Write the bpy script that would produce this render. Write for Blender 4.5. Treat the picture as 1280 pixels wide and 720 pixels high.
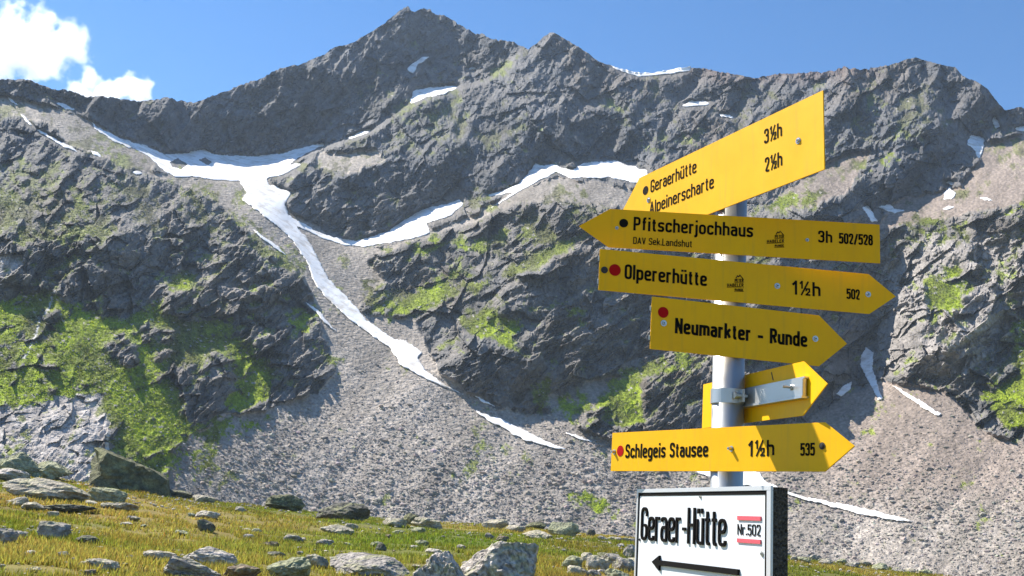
import bpy, bmesh, math, random
import numpy as np
from mathutils import Vector, Matrix
for o in list(bpy.data.objects): bpy.data.objects.remove(o)
scn = bpy.context.scene
COL = scn.collection
R = math.radians

# ------------------------------------------------------------------ camera, light, exposure
FPX, PITCH, ROLL, EYE = 1256.0, R(12.5), R(4.0), 1.6
cd = bpy.data.cameras.new('camera'); cam = bpy.data.objects.new('camera', cd); COL.objects.link(cam)
cd.sensor_width = 36.0; cd.lens = 36.0 * FPX / 1280.0; cd.clip_start = 0.05; cd.clip_end = 30000
CAMR = Matrix.Rotation(math.pi / 2 + PITCH, 3, 'X') @ Matrix.Rotation(ROLL, 3, 'Z')
cam.matrix_world = Matrix.Translation((0, 0, EYE)) @ CAMR.to_4x4()
scn.camera = cam
SUN_AZ, SUN_EL = -58.0, 48.0           # degrees: azimuth from the view direction (left is negative), height
sdir = Vector((math.sin(R(SUN_AZ)) * math.cos(R(SUN_EL)), math.cos(R(SUN_AZ)) * math.cos(R(SUN_EL)), math.sin(R(SUN_EL))))
w = bpy.data.worlds.new('World'); scn.world = w; w.use_nodes = True
nt = w.node_tree; bg = nt.nodes['Background']
sk = nt.nodes.new('ShaderNodeTexSky'); sk.sky_type = 'NISHITA'; sk.sun_disc = False
sk.sun_elevation = R(SUN_EL); sk.sun_rotation = R(SUN_AZ); sk.altitude = 1800; sk.air_density = 1.0; sk.dust_density = 0.0; sk.ozone_density = 4.0
hs = nt.nodes.new('ShaderNodeHueSaturation'); hs.inputs['Saturation'].default_value = 1.28; hs.inputs['Value'].default_value = 1.2
nt.links.new(sk.outputs[0], hs.inputs['Color']); nt.links.new(hs.outputs[0], bg.inputs[0]); bg.inputs[1].default_value = 0.07
sl = bpy.data.lights.new('sun', 'SUN'); sl.energy = 5.0; sl.angle = R(0.5); sl.color = (1.0, 0.935, 0.83)
so = bpy.data.objects.new('sun', sl); COL.objects.link(so); so.rotation_euler = (-sdir).to_track_quat('-Z', 'Y').to_euler()
so.location = (0, 0, 60)
vs = scn.view_settings; vs.view_transform = 'Standard'; vs.look = 'None'; vs.exposure = 1.08; vs.gamma = 1.0; vs.use_curve_mapping = False
scn.render.engine = 'CYCLES'
cy = scn.cycles
cy.use_denoising = True; cy.max_bounces = 6; cy.diffuse_bounces = 3; cy.glossy_bounces = 3; cy.volume_bounces = 10
cy.transparent_max_bounces = 8; cy.volume_step_rate = 0.6; cy.volume_max_steps = 128

# ------------------------------------------------------------------ numpy helpers
MR = np.array(CAMR)
def rays(px, py):
    px = np.asarray(px, float); py = np.asarray(py, float)
    d = np.stack([(px - 640) / FPX, (360 - py) / FPX, -np.ones_like(px)], -1)
    d /= np.linalg.norm(d, axis=-1, keepdims=True)
    return d @ MR.T
def hor(px): return 594.4 + np.asarray(px, float) * 0.0699     # row of the true horizon in a column
def h2(ix, iy, seed):
    a = (ix.astype(np.int64) * 374761393 + iy.astype(np.int64) * 668265263 + seed * 1442695041) & 0xffffffff
    a = ((a ^ (a >> 13)) * 1274126177) & 0xffffffff
    a = ((a ^ (a >> 16)) * 2246822519) & 0xffffffff
    return ((a ^ (a >> 15)) & 0xffffff) / float(0x1000000)
def vnoise(x, y, seed=0):
    xi = np.floor(x); yi = np.floor(y); fx = x - xi; fy = y - yi
    fx = fx * fx * fx * (fx * (fx * 6 - 15) + 10); fy = fy * fy * fy * (fy * (fy * 6 - 15) + 10)
    a = h2(xi, yi, seed); b = h2(xi + 1, yi, seed); c = h2(xi, yi + 1, seed); d = h2(xi + 1, yi + 1, seed)
    return (a + (b - a) * fx) * (1 - fy) + (c + (d - c) * fx) * fy
def fbm(x, y, s, octv=4, seed=0, gain=0.5):
    t = 0; a = 1.0; n = 0; x = x / s; y = y / s
    for k in range(octv):
        t = t + a * (vnoise(x, y, seed + k * 17) - 0.5); n += a; a *= gain; x = x * 2.03 + 11.3; y = y * 2.03 + 5.7
    return t / n * 2                                           # about -1..1
def facets(x, y, s, seed, tilt=0.8, off=0.35, ang=0.0, stretch=1.0):
    """piecewise-planar relief: every cell is a slab with its own tilt and height; also returns distance to the joints"""
    c, sn = math.cos(ang), math.sin(ang)
    u = (x * c + y * sn) / (s * stretch); v = (-x * sn + y * c) / s
    ui = np.floor(u); vi = np.floor(v)
    f1 = np.full(u.shape, 9.0); f2 = np.full(u.shape, 9.0); val = np.zeros(u.shape)
    for i in (-1, 0, 1):
        for j in (-1, 0, 1):
            a = ui + i; b = vi + j
            du = u - (a + h2(a, b, seed)); dv = v - (b + h2(a, b, seed + 1)); d = du * du + dv * dv
            p = ((h2(a, b, seed + 2) - 0.5) * du * stretch + (h2(a, b, seed + 3) - 0.5) * dv) * 2 * tilt + (h2(a, b, seed + 4) - 0.5) * 2 * off
            near = d < f1
            f2 = np.where(near, f1, np.minimum(f2, d)); val = np.where(near, p, val); f1 = np.where(near, d, f1)
    return val * s, np.sqrt(f2) - np.sqrt(f1)
def inside(poly, x, y):
    P = np.array(poly, float); r = np.zeros(x.shape, bool)
    m = (x > P[:, 0].min()) & (x < P[:, 0].max()) & (y > P[:, 1].min()) & (y < P[:, 1].max())
    xs, ys = x[m], y[m]; q = np.zeros(xs.shape, bool)
    for (x0, y0), (x1, y1) in zip(P, np.roll(P, -1, 0)):
        if y0 == y1: continue
        q ^= ((y0 > ys) != (y1 > ys)) & (xs < (x1 - x0) * (ys - y0) / (y1 - y0) + x0)
    r[m] = q; return r
def sstep(a, b, x):
    t = np.clip((x - a) / (b - a), 0, 1); return t * t * (3 - 2 * t)
def blur(a, n, it=2):
    k = np.ones(2 * n + 1) / (2 * n + 1)
    for _ in range(it):
        p = np.pad(a, ((n, n), (n, n)), 'edge'); c = np.cumsum(np.pad(p, ((1, 0), (0, 0))), 0); p = (c[2*n+1:] - c[:-2*n-1]) / (2*n+1)
        c = np.cumsum(np.pad(p, ((0, 0), (1, 0))), 1); a = (c[:, 2*n+1:] - c[:, :-2*n-1]) / (2*n+1)
    return a
def mesh_np(name, V, F, mat, colr=None, smooth=False, parent=None):
    """one mesh object from numpy arrays (F: n x 3 or n x 4)"""
    me = bpy.data.meshes.new(name); k = F.shape[1]
    me.vertices.add(len(V)); me.vertices.foreach_set('co', np.ascontiguousarray(V, np.float32).ravel())
    me.loops.add(F.size); me.loops.foreach_set('vertex_index', np.ascontiguousarray(F, np.int32).ravel())
    me.polygons.add(len(F)); me.polygons.foreach_set('loop_start', np.arange(0, F.size, k, dtype=np.int32))
    me.polygons.foreach_set('use_smooth', np.full(len(F), smooth))
    if colr is not None:
        at = me.attributes.new('tint', 'FLOAT_COLOR', 'POINT')
        at.data.foreach_set('color', np.concatenate([colr, np.ones((len(colr), 1))], 1).astype(np.float32).ravel())
    me.update(calc_edges=True); me.materials.append(mat)
    ob = bpy.data.objects.new(name, me); COL.objects.link(ob)
    if parent: ob.parent = parent
    return ob
def tag(o, label=None, cat=None, group=None, kind=None):
    if label: o['label'] = label
    if cat: o['category'] = cat
    if group: o['group'] = group
    if kind: o['kind'] = kind
    return o

# ------------------------------------------------------------------ materials
def mat(name, color=(0.5, 0.5, 0.5), rough=0.8, metal=0.0, spec=0.4):
    m = bpy.data.materials.new(name); m.use_nodes = True; b = m.node_tree.nodes['Principled BSDF']
    b.inputs['Base Color'].default_value = (*color, 1); b.inputs['Roughness'].default_value = rough
    b.inputs['Metallic'].default_value = metal; b.inputs['Specular IOR Level'].default_value = spec
    return m
def nodes(m): return m.node_tree.nodes, m.node_tree.links, m.node_tree.nodes['Principled BSDF']
def tinted(name, scale, amount, bump, rough=0.9, bscale=None, bdist=0.3):
    """surface whose own colour comes from the 'tint' attribute, broken up by noise, with fine bump"""
    m = mat(name, rough=rough, spec=0.25); N, L, b = nodes(m)
    at = N.new('ShaderNodeAttribute'); at.attribute_name = 'tint'
    co = N.new('ShaderNodeTexCoord')
    no = N.new('ShaderNodeTexNoise'); no.inputs['Scale'].default_value = scale; no.inputs['Detail'].default_value = 7; no.inputs['Roughness'].default_value = 0.78
    L.new(co.outputs['Object'], no.inputs['Vector'])
    mr = N.new('ShaderNodeMapRange'); mr.inputs['From Min'].default_value = 0.3; mr.inputs['From Max'].default_value = 0.7
    mr.inputs['To Min'].default_value = 1 - amount; mr.inputs['To Max'].default_value = 1 + amount
    L.new(no.outputs['Fac'], mr.inputs['Value'])
    mx = N.new('ShaderNodeVectorMath'); mx.operation = 'SCALE'
    L.new(at.outputs['Color'], mx.inputs[0]); L.new(mr.outputs['Result'], mx.inputs['Scale']); L.new(mx.outputs[0], b.inputs['Base Color'])
    bn = N.new('ShaderNodeTexNoise'); bn.inputs['Scale'].default_value = bscale or scale; bn.inputs['Detail'].default_value = 5
    L.new(co.outputs['Object'], bn.inputs['Vector'])
    bp = N.new('ShaderNodeBump'); bp.inputs['Strength'].default_value = bump; bp.inputs['Distance'].default_value = bdist
    L.new(bn.outputs['Fac'], bp.inputs['Height']); L.new(bp.outputs['Normal'], b.inputs['Normal'])
    return m
M_ROCK = tinted('mountain_rock', 0.7, 0.42, 0.8, bscale=0.8, bdist=1.0)
M_STONE = tinted('scree_stone', 1.3, 0.2, 0.3, bscale=2.0, bdist=0.2)
M_BOULDER = tinted('boulder_rock', 8.0, 0.6, 1.0, bscale=11.0, bdist=0.12)
M_TURF = tinted('meadow_turf', 1.2, 0.3, 0.5, bscale=6.0, bdist=0.08)
M_SNOW = mat('old_snow', (0.86, 0.87, 0.88), 0.55, spec=0.3)
N, L, b = nodes(M_SNOW)
co = N.new('ShaderNodeTexCoord'); no = N.new('ShaderNodeTexNoise'); no.inputs['Scale'].default_value = 0.22; no.inputs['Detail'].default_value = 8; no.inputs['Roughness'].default_value = 0.65
L.new(co.outputs['Object'], no.inputs['Vector'])
cr = N.new('ShaderNodeValToRGB'); cr.color_ramp.elements[0].position = 0.36; cr.color_ramp.elements[0].color = (0.66, 0.61, 0.55, 1)
cr.color_ramp.elements[1].position = 0.52; cr.color_ramp.elements[1].color = (0.95, 0.94, 0.93, 1)
L.new(no.outputs['Fac'], cr.inputs['Fac']); L.new(cr.outputs['Color'], b.inputs['Base Color'])
bp = N.new('ShaderNodeBump'); bp.inputs['Strength'].default_value = 0.25; bp.inputs['Distance'].default_value = 1.0
L.new(no.outputs['Fac'], bp.inputs['Height']); L.new(bp.outputs['Normal'], b.inputs['Normal'])

# ------------------------------------------------------------------ the far terrain: bearings and ranges of what the valley shows
SKY = [(-240,92),(-120,98),(-40,104),(0,100),(30,100),(45,106),(75,113),(110,121),(145,124),(175,128),(208,123),(225,127),(245,130),(260,124),(285,113),(310,104),(335,93),(350,85),(375,80),
 (405,69),(413,62),(437,55),(467,40),(484,28),(497,17),(509,10),(517,15),(526,12),(534,11),(543,18),(554,19.5),(568,27),(581,35),(595,44),(603,42),(615,50),(632,50),(645,54),(659,60),(669,55),(679,47),
 (690.5,40),(699,44),(712,52),(729,64),(749,76),(763,82),(786,91),(803,94),(816,93),(830,91),(850,87),(863,85),(877,87),(900,90),(917,92),(944,97),(974,94),(991,93),(1018,90),(1041,89),(1055,84),
 (1078,86),(1102,84),(1122,79),(1135,73),(1145,71),(1159,77),(1179,82),(1193,84),(1203,95),(1219,102),(1236,114),(1250,131),(1256,137),(1266,135),(1277,135),(1290,142),(1340,120),(1400,105),(1520,60)]
SKX, SKY_ = np.array(SKY, float).T
GS = 2.0
gx = np.arange(-240, 1521, GS); gy = np.arange(-10, 751, GS)
GX, GY = np.meshgrid(gx, gy)
# control points of range in metres (column, row, range), smooth in between
CP = [(-240,600,150),(0,600,150),(200,622,170),(400,645,200),(640,665,205),(900,690,205),(1280,715,210),(1520,740,210),
 (-240,450,185),(0,450,190),(130,450,196),(300,540,222),(420,440,268),(380,340,318),(300,230,410),(0,300,245),(0,200,310),(0,100,400),(-240,100,400),(-240,300,250),(130,300,250),(120,190,350),
 (240,185,470),(240,130,520),(400,185,490),(400,70,600),(520,12,690),(600,50,680),(690,42,600),(560,250,400),(470,300,370),(690,210,410),(800,90,610),(800,230,400),
 (520,400,290),(700,350,285),(660,510,240),(620,600,218),(800,450,265),(800,560,232),(960,95,580),(1145,72,530),(1000,290,370),(1240,200,420),(1250,135,480),(1200,270,370),(1180,400,265),
 (1080,430,300),(1150,560,238),(1280,480,262),(1280,600,232),(1520,480,260),(1520,250,370),(1520,60,500),(980,560,240)]
P = np.array(CP, float)
def tps(d): return np.where(d > 0, d * d * np.log(np.maximum(d, 1e-9)), 0)
K = tps(np.hypot(P[:, None, 0] - P[None, :, 0], P[:, None, 1] - P[None, :, 1]) / 100) + np.eye(len(P)) * 0.3
A = np.zeros((len(P) + 3,) * 2); A[:-3, :-3] = K; A[:-3, -3:] = np.c_[np.ones(len(P)), P[:, :2] / 100]; A[-3:, :-3] = A[:-3, -3:].T
W = np.linalg.solve(A, np.r_[FPX * np.log(P[:, 2]), 0, 0, 0])
BASE = W[-3] + W[-2] * GX / 100 + W[-1] * GY / 100
for k in range(len(P)): BASE += W[k] * tps(np.hypot(GX - P[k, 0], GY - P[k, 1]) / 100)
# ---- what covers the ground
SCREE = [[(180,215),(250,222),(330,215),(365,265),(440,310),(520,300),(600,262),(640,238),(700,222),(800,235),(800,262),(700,250),(640,255),(600,275),(520,300),(470,318),(460,330),(480,350),(440,390),(520,400),(548,465),(620,508),(660,520),(700,515),(720,535),(790,560),(900,560),(1000,530),(1060,490),(1100,478),(1180,486),(1230,540),(1280,555),(1520,600),(1520,770),(-60,770),(210,600),(215,560),(280,520),(330,512),(400,490),(418,460),(405,420),(380,345),(320,300),(270,250)],
 [(1520,120),(1280,165),(1225,178),(1200,232),(1120,250),(1095,290),(1180,272),(1280,252),(1520,230)],
 [(-240,140),(0,118),(60,128),(107,148),(150,175),(195,195),(190,218),(150,205),(90,180),(50,150),(0,140),(-240,180)],
 [(400,190),(440,190),(470,185),(480,200),(440,215),(395,212)],
 [(1010,262),(1060,238),(1090,190),(1060,185),(1010,215),(950,262)],
 [(100,398),(130,393),(112,430),(80,446)],[(680,495),(720,480),(760,470),(800,475),(740,510),(720,540),(690,520)]]
GRASS = [(.5,[(200,606),(212,560),(250,528),(290,512),(335,505),(345,520),(275,560),(245,612)]),(.45,[(395,425),(415,420),(432,470),(420,500),(395,495)]),(1.0,[(-240,385),(0,380),(60,365),(110,387),(140,397),(165,395),(200,378),(215,345),(250,342),(200,395),(240,405),(270,393),(295,410),(265,430),(225,450),(213,470),(233,505),(240,540),(215,590),(150,606),(140,560),(130,490),(60,500),(0,512),(-240,520)]),
 (1.0,[(200,395),(235,400),(262,397),(290,410),(300,430),(335,440),(345,470),(330,500),(296,512),(275,515),(295,480),(294,447),(265,434),(250,450),(215,462),(190,475),(165,475),(172,440),(225,430)]),
 (.8,[(335,440),(345,480),(300,517),(278,507),(300,450)]),(.55,[(355,340),(410,440),(400,447),(345,390)]),(.4,[(180,240),(260,230),(300,290),(380,340),(330,332),(250,280)]),(.35,[(0,190),(120,210),(220,250),(200,290),(60,300),(-60,290)]),
 (1.0,[(503,309),(530,301),(562,294),(548,311),(520,317)]),(1.0,[(563,306),(600,295),(632,290),(642,300),(610,314),(580,314)]),(1.25,[(664,297),(685,280),(697,284),(694,300),(676,304)]),(1.2,[(630,338),(690,308),(732,286),(738,296),(700,318),(638,346)]),
 (.5,[(600,285),(660,262),(720,258),(740,275),(660,300)]),(1.1,[(570,399),(585,385),(615,390),(655,405),(642,434),(600,420),(578,408)]),(.75,[(450,347),(490,360),(565,372),(520,394),(490,404),(458,388)]),(.6,[(500,365),(560,340),(640,345),(560,380)]),
 (1.0,[(692,500),(722,488),(742,505),(715,532)]),(.95,[(745,500),(780,458),(860,438),(870,460),(805,472),(800,540),(760,532)]),(.95,[(655,480),(690,470),(680,510),(660,512)]),
 (1.0,[(915,322),(975,316),(945,334)]),(.8,[(935,268),(980,242),(1055,234),(1000,257)]),(.6,[(1095,300),(1140,268),(1200,272),(1280,253),(1520,240),(1520,290),(1280,292),(1200,302),(1115,322)]),
 (.95,[(1155,348),(1200,328),(1218,360),(1200,392),(1160,398)]),(.95,[(1262,402),(1520,380),(1520,600),(1280,545),(1222,505),(1238,480),(1270,470)]),
 (.42,[(540,120),(620,128),(690,160),(640,200),(540,192),(470,205),(440,185)]),(.4,[(1050,110),(1180,108),(1195,160),(1100,190),(1060,170)]),(.75,[(1062,203),(1120,188),(1128,206),(1070,222)]),(.3,[(720,100),(900,120),(1000,170),(800,180)]),
 (.5,[(640,603),(720,610),(810,640),(805,668),(720,632)]),(.25,[(280,520),(330,512),(420,470),(430,520),(300,560)]),(.3,[(470,560),(560,520),(700,590),(640,610)]),(.3,[(230,560),(215,600),(300,610),(330,560)])]
SLAB = [[(-240,515),(0,508),(60,494),(125,486),(138,520),(126,580),(104,612),(-240,612)],[(-60,314),(25,318),(31,330),(10,346),(-60,346)],[(1105,330),(1160,290),(1200,300),(1280,285),(1300,330),(1270,400),(1210,470),(1110,470),(1095,420)]]
SNOW = [
 ('wide snowfield below the col, its long white tongue running down the scree gully', 'snowfield', [(107,146),(125,160),(150,172),(180,181),(205,192),(232,191),(255,186),(269,193),(296,194),(322,195),(353,191),(380,183),(406,178),(406,182),(380,193),(363,205),(383,203),(356,218),(333,223),(336,230),(366,240),(356,255),(361,268),(396,289),(430,299),(444,301),(484,289),(501,277),(531,260),(575,250),(580,254),(564,270),(534,279),(539,292),(511,299),(457,309),(427,306),(400,297),(372,283),(388,304),(403,331),(410,348),(434,371),(460,401),(491,423),(507,425),(529,442),(522,446),(531,461),(551,477),(585,495),(551,482),(521,468),(501,457),(487,435),(450,410),(427,391),(410,375),(396,358),(390,348),(386,332),(373,311),(359,294),(343,281),(322,264),(302,250),(309,240),(299,227),(269,225),(242,221),(218,222),(201,210),(195,203),(180,192),(150,180),(125,167)]),
 ('thin snow sliver at the foot of the long tongue, against the dark crag', 'snow patch', [(586,490),(605,499),(624,509),(604,503)]),
 ('narrow white snow strip lying alone low on the central scree slope', 'snow patch', [(592,513),(628,524),(662,541),(709,563),(696,562),(655,550),(615,529)]),
 ('thinnest snow streak on the scree just left of the lowest yellow sign', 'snow patch', [(695,536),(722,544),(750,555),(722,548)]),
 ('long snow strip across the foot of the right scree, starting behind the pole', 'snow patch', [(862,588),(905,584),(950,590),(955,600),(987,616),(1037,627),(1050,629),(1093,638),(1127,647),(1150,653),(1120,651),(1077,643),(1037,633),(1003,624),(960,612),(926,606),(890,598)]),
 ('broad snow patch under the second peak, left of the top yellow sign', 'snow patch', [(605,244),(628,238),(648,230),(660,216),(669,203),(675,207),(692,205),(716,212),(732,202),(769,201),(810,213),(815,232),(793,229),(763,222),(712,223),(696,215),(685,221),(655,236),(635,248),(608,264),(640,241),(612,246)]),
 ('small snow couloir high on the main peak', 'snow patch', [(507,86),(516,93),(523,81),(538,70),(526,72),(516,79)]),
 ('bright snow shelf halfway up the main peak, below the couloir', 'snow patch', [(511,129),(517,113),(534,109),(558,107),(576,107),(558,118),(534,121),(518,128)]),
 ('tiny snow spot, smaller of the pair right of the high couloir', 'snow patch', [(569,82),(575,80),(579,82),(574,84)]),
 ('small flat snow spot, larger of the pair right of the high couloir', 'snow patch', [(583,86),(591,83),(600,85),(593,88),(584,89)]),
 ('slanting snow strip at the left end of the middle rock spur', 'snow patch', [(430,174),(450,165),(469,158),(464,164),(440,174)]),
 ('flat snow patch above the top yellow sign, left one of two', 'snow patch', [(849,132),(863,126),(890,127),(884,132),(862,134)]),
 ('short snow dash above the top yellow sign, right one of two', 'snow patch', [(890,140),(902,142),(914,144),(918,149),(903,146)]),
 ('white snow cornice along the skyline right of the second peak', 'snow patch', [(760,80),(786,88),(803,91),(816,90),(830,88),(850,84),(864,82),(862,89),(830,93),(800,96),(780,91)]),
 ('snow speck just below the skyline right of the second peak', 'snow patch', [(742,81),(750,84),(757,89),(748,86)]),
 ('upright snow patch in the notch above the right scree', 'snow patch', [(1208,180),(1213,168),(1231,172),(1230,188),(1223,200),(1218,188)]),
 ('small steep snow patch on the ridge end above the right scree', 'snow patch', [(1240,147),(1245,145),(1251,159),(1243,162)]),
 ('snow sliver at the right edge of the frame under the ridge end', 'snow patch', [(1262,160),(1285,156),(1300,160),(1285,166)]),
 ('ragged snow patch in the middle of the upper right scree', 'snow patch', [(1180,240),(1186,234),(1196,241),(1190,250),(1180,249)]),
 ('flat snow spot on the right scree, topmost of three below the rock knob', 'snow patch', [(1178,229),(1188,226),(1198,228),(1189,232)]),
 ('flat snow spot on the right scree, lowest of three below the rock knob', 'snow patch', [(1176,261),(1186,257),(1195,258),(1187,262)]),
 ('faint snow dash alone on the right scree near the frame edge', 'snow patch', [(1223,247),(1232,246),(1242,250),(1231,251)]),
 ('bright snow wedge at the left tip of the right scree', 'snow patch', [(1096,258),(1112,255),(1119,261),(1133,263),(1119,267),(1108,264)]),
 ('shaded snow strip in the gully above the right end of the left-pointing sign', 'snow patch', [(1077,258),(1085,255),(1098,277),(1089,277)]),
 ('shaded snow in the dark gully beside the pale right crag', 'snow patch', [(1083,433),(1092,440),(1091,462),(1097,478),(1103,500),(1097,499),(1086,478),(1075,458),(1077,444)]),
 ('slim snow strip below the pale right crag', 'snow patch', [(1113,480),(1127,486),(1150,500),(1177,518),(1173,521),(1158,513),(1138,499)]),
 ('small shaded snow patch right of the sign seen from behind', 'snow patch', [(1044,492),(1056,480),(1066,476),(1064,486),(1051,496)]),
 ('long snow streak slanting down the far left slope', 'snow patch', [(24,141),(30,144),(44,160),(81,178),(108,195),(84,186),(50,166),(34,154)]),
 ('snow patch under the left ridge, near the clouds', 'snow patch', [(63,125),(81,130),(98,139),(82,137)]),
 ('snow fleck near the left frame edge under the ridge', 'snow patch', [(6,118),(16,124),(23,132),(13,127)]),
 ('snow dash near the left frame edge, below the long streak', 'snow patch', [(11,164),(26,166),(40,171),(24,169)]),
 ('small snow spot right of the foot of the long left streak', 'snow patch', [(113,188),(122,190),(129,197),(118,195)]),
 ('small snow spot on the left slope just below the snowfield edge', 'snow patch', [(163,215),(172,213),(181,218),(171,219)]),
 ('short snow dash on the upper left rocky slope', 'snow patch', [(27,217),(40,219),(55,224),(40,222)]),
 ('narrow snow streak beside the left edge of the long tongue', 'snow patch', [(314,285),(322,289),(346,307),(364,324),(346,313),(322,294)]),
 ('broken snow line along the right side of the left outcrop', 'snow patch', [(379,376),(392,383),(404,394),(416,408),(428,419),(410,407),(396,392)]),
]
HOLE = [[(212,203),(222,199),(234,206),(226,211),(214,208)],[(249,200),(257,197),(264,203),(258,206)]]
# steepness and turn of faces: (polygon, turn to the right, run per rise)
SHAPE = [([(-240,612),(-240,150),(0,140),(190,215),(300,300),(400,400),(418,470),(340,510),(215,600)],-.1,1.5),
 ([(440,330),(600,265),(800,250),(1010,250),(1090,300),(1095,470),(1000,530),(790,560),(620,508),(540,465)],.1,1.15),
 ([(1090,320),(1280,262),(1520,250),(1520,480),(1270,480),(1110,480)],-.25,1.25),
 ([(-240,190),(0,180),(150,212),(250,238),(310,300),(240,292),(160,285),(100,288),(0,300),(-240,320)],-.15,2.7),
 ([(-240,515),(0,508),(60,494),(125,486),(138,520),(126,580),(104,612),(-240,612)],-.5,2.0),
 ([(84,351),(107,300),(160,290),(215,287),(215,317),(185,344),(141,361),(134,388),(111,385)],.6,.9),
 ([(195,391),(208,368),(255,351),(292,341),(326,361),(333,415),(322,435),(292,408),(262,395),(235,398)],.6,.8),
 ([(-60,380),(0,348),(20,334),(44,314),(77,294),(100,304),(84,341),(54,358),(17,381)],.6,.9),
 ([(124,431),(141,419),(168,414),(171,451),(158,464)],.4,.1),([(165,404),(188,407),(225,414),(218,427),(188,434)],.3,.1),
 ([(218,464),(255,451),(265,434),(292,447),(292,481),(272,515),(235,501)],.25,.9),([(339,474),(370,437),(403,441),(415,468),(403,484),(353,500)],.25,.9),([(320,420),(370,410),(380,430),(330,455)],.2,.5),
 ([(551,461),(588,447),(640,430),(720,380),(800,370),(840,430),(780,450),(690,490),(669,514),(628,511),(575,481)],.45,.35),([(690,330),(760,300),(830,320),(830,420),(740,400),(660,420)],.3,.5),
 ([(520,400),(600,330),(680,335),(600,390),(545,420)],-.5,1.3),([(560,470),(590,440),(640,440),(625,505)],.4,.2),([(800,480),(900,455),(900,545),(810,535)],.25,.45),([(640,270),(690,250),(690,290),(650,290)],.4,.2),([(700,258),(800,265),(760,290),(700,285)],.3,.3),
 ([(985,270),(1085,262),(1112,330),(1106,400),(1085,470),(1040,510),(960,545),(930,520),(960,400)],1.1,.1),([(940,265),(1000,260),(1060,250),(1090,270),(1090,340),(930,330)],.5,.25),
 ([(1165,440),(1220,400),(1262,400),(1250,470),(1200,482),(1130,470)],.5,.25),([(1095,420),(1150,310),(1200,300),(1150,420),(1110,450)],-.9,1.6),([(1215,380),(1280,290),(1330,300),(1290,390),(1240,390)],-.7,1.5),
 ([(235,185),(245,132),(335,95),(400,75),(440,100),(420,150),(400,178),(300,193)],.1,.55),([(-240,145),(-240,92),(0,100),(110,121),(240,132),(240,185),(205,190),(110,140),(0,118)],.3,.35),
 ([(510,12),(600,45),(655,62),(610,98),(570,108),(530,90),(505,50)],.55,1.2),([(400,80),(500,20),(505,60),(480,130),(430,160)],-.3,1.4),([(360,230),(430,200),(500,190),(540,210),(540,250),(470,285),(400,290),(370,270)],.35,.45),
 ([(545,190),(600,180),(680,190),(668,205),(620,238),(560,255),(530,255)],.45,.4),([(640,145),(690,145),(690,180),(650,180)],.4,.1),([(690,42),(760,110),(780,180),(720,190),(700,120)],.25,1.3),([(690,42),(650,75),(590,115),(560,150),(620,140),(670,90)],-.8,1.8),
 ([(780,185),(790,120),(830,130),(800,200)],.6,.3),([(1010,120),(1060,110),(1060,190),(1015,175)],.6,.4),([(1110,150),(1190,150),(1200,185),(1190,215),(1120,215),(1100,190)],.5,.2),([(1185,90),(1210,110),(1248,135),(1230,165),(1205,150)],.4,.5),
 ([(1165,230),(1185,185),(1215,182),(1225,200),(1195,225)],.3,.5),([(1060,235),(1120,215),(1130,240),(1080,250)],.4,.2)]
STEP = [([(655,62),(610,100),(560,112),(515,130),(465,165),(400,190),(360,225)],46),([(345,260),(370,278),(420,296),(470,288),(540,256),(600,250),(670,205),(760,200),(810,214)],-10)]
gxv = np.zeros_like(GX); gvv = np.where(GY < 240, 1.75, 1.5)
wx = GX + 7 * fbm(GX, GY, 40, 3, 3); wy = GY + 7 * fbm(GX, GY, 40, 3, 9)
def soft(polys, n, x=wx, y=wy):
    m = np.zeros(GX.shape)
    for p in polys: m = np.maximum(m, inside(p, x, y))
    return blur(m, n)
for pl, a, v in SHAPE:
    m = blur(inside(pl, wx, wy).astype(float), 2); gxv += (a * np.where(GX < 430, 1.0, 1.6) - gxv) * m; gvv += (v - gvv) * m
el = np.degrees(np.arctan((hor(GX) - GY) / FPX))
cot = lambda s: 1 / np.tan(np.radians(np.clip(s - el, 9, 80)))
m = soft(SCREE, 3); gvv += (cot(33.) - gvv) * m; gxv += (-.28 * sstep(380, 480, GX) * sstep(1050, 950, GX) - gxv) * m
m = soft([p for wgt, p in GRASS if wgt > .7], 3); gvv += (cot(33.) - gvv) * m * .9; gxv += (-.25 - gxv) * m * .8
m = soft([q_[2] for q_ in SNOW], 2, GX, GY); gvv += (cot(26.) - gvv) * m; gxv *= 1 - m
for ln, j in STEP[:1]:
    ln = np.array(ln, float); o = np.argsort(ln[:, 0]); yl = np.interp(GX, ln[o, 0], ln[o, 1]) + 3 * fbm(GX, GX * 0, 18, 3, 4)
    gvv += j / 6.0 * (np.abs(GY - yl) < 3) * (GX > ln[:, 0].min()) * (GX < ln[:, 0].max())
# target gradient (per column to the right, per row down), solved for the range field, held to BASE at large scale
tx = gxv - np.gradient(BASE, GS, axis=1) * 0; ty = -gvv
bx = np.gradient(BASE, GS, axis=1); by = np.gradient(BASE, GS, axis=0)
rx = np.clip(tx - bx * 0.35, -6, 6) * 1.0; ry = ty - by
rx = tx - bx * 0.5
def mirror(a, sx, sy):
    a = np.concatenate([a, sx * a[:, ::-1]], 1); return np.concatenate([a, sy * a[::-1]], 0)
fx = np.fft.fftfreq(2 * GX.shape[1], GS) * 2 * np.pi; fy = np.fft.fftfreq(2 * GX.shape[0], GS) * 2 * np.pi
FXX, FYY = np.meshgrid(fx, fy); kk = FXX ** 2 + FYY ** 2
Q = BASE + np.real(np.fft.ifft2(-(1j * FXX * np.fft.fft2(mirror(rx, -1, 1)) + 1j * FYY * np.fft.fft2(mirror(ry, 1, -1))) / (kk + 1 / 230.0 ** 2)))[:GX.shape[0], :GX.shape[1]]
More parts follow.
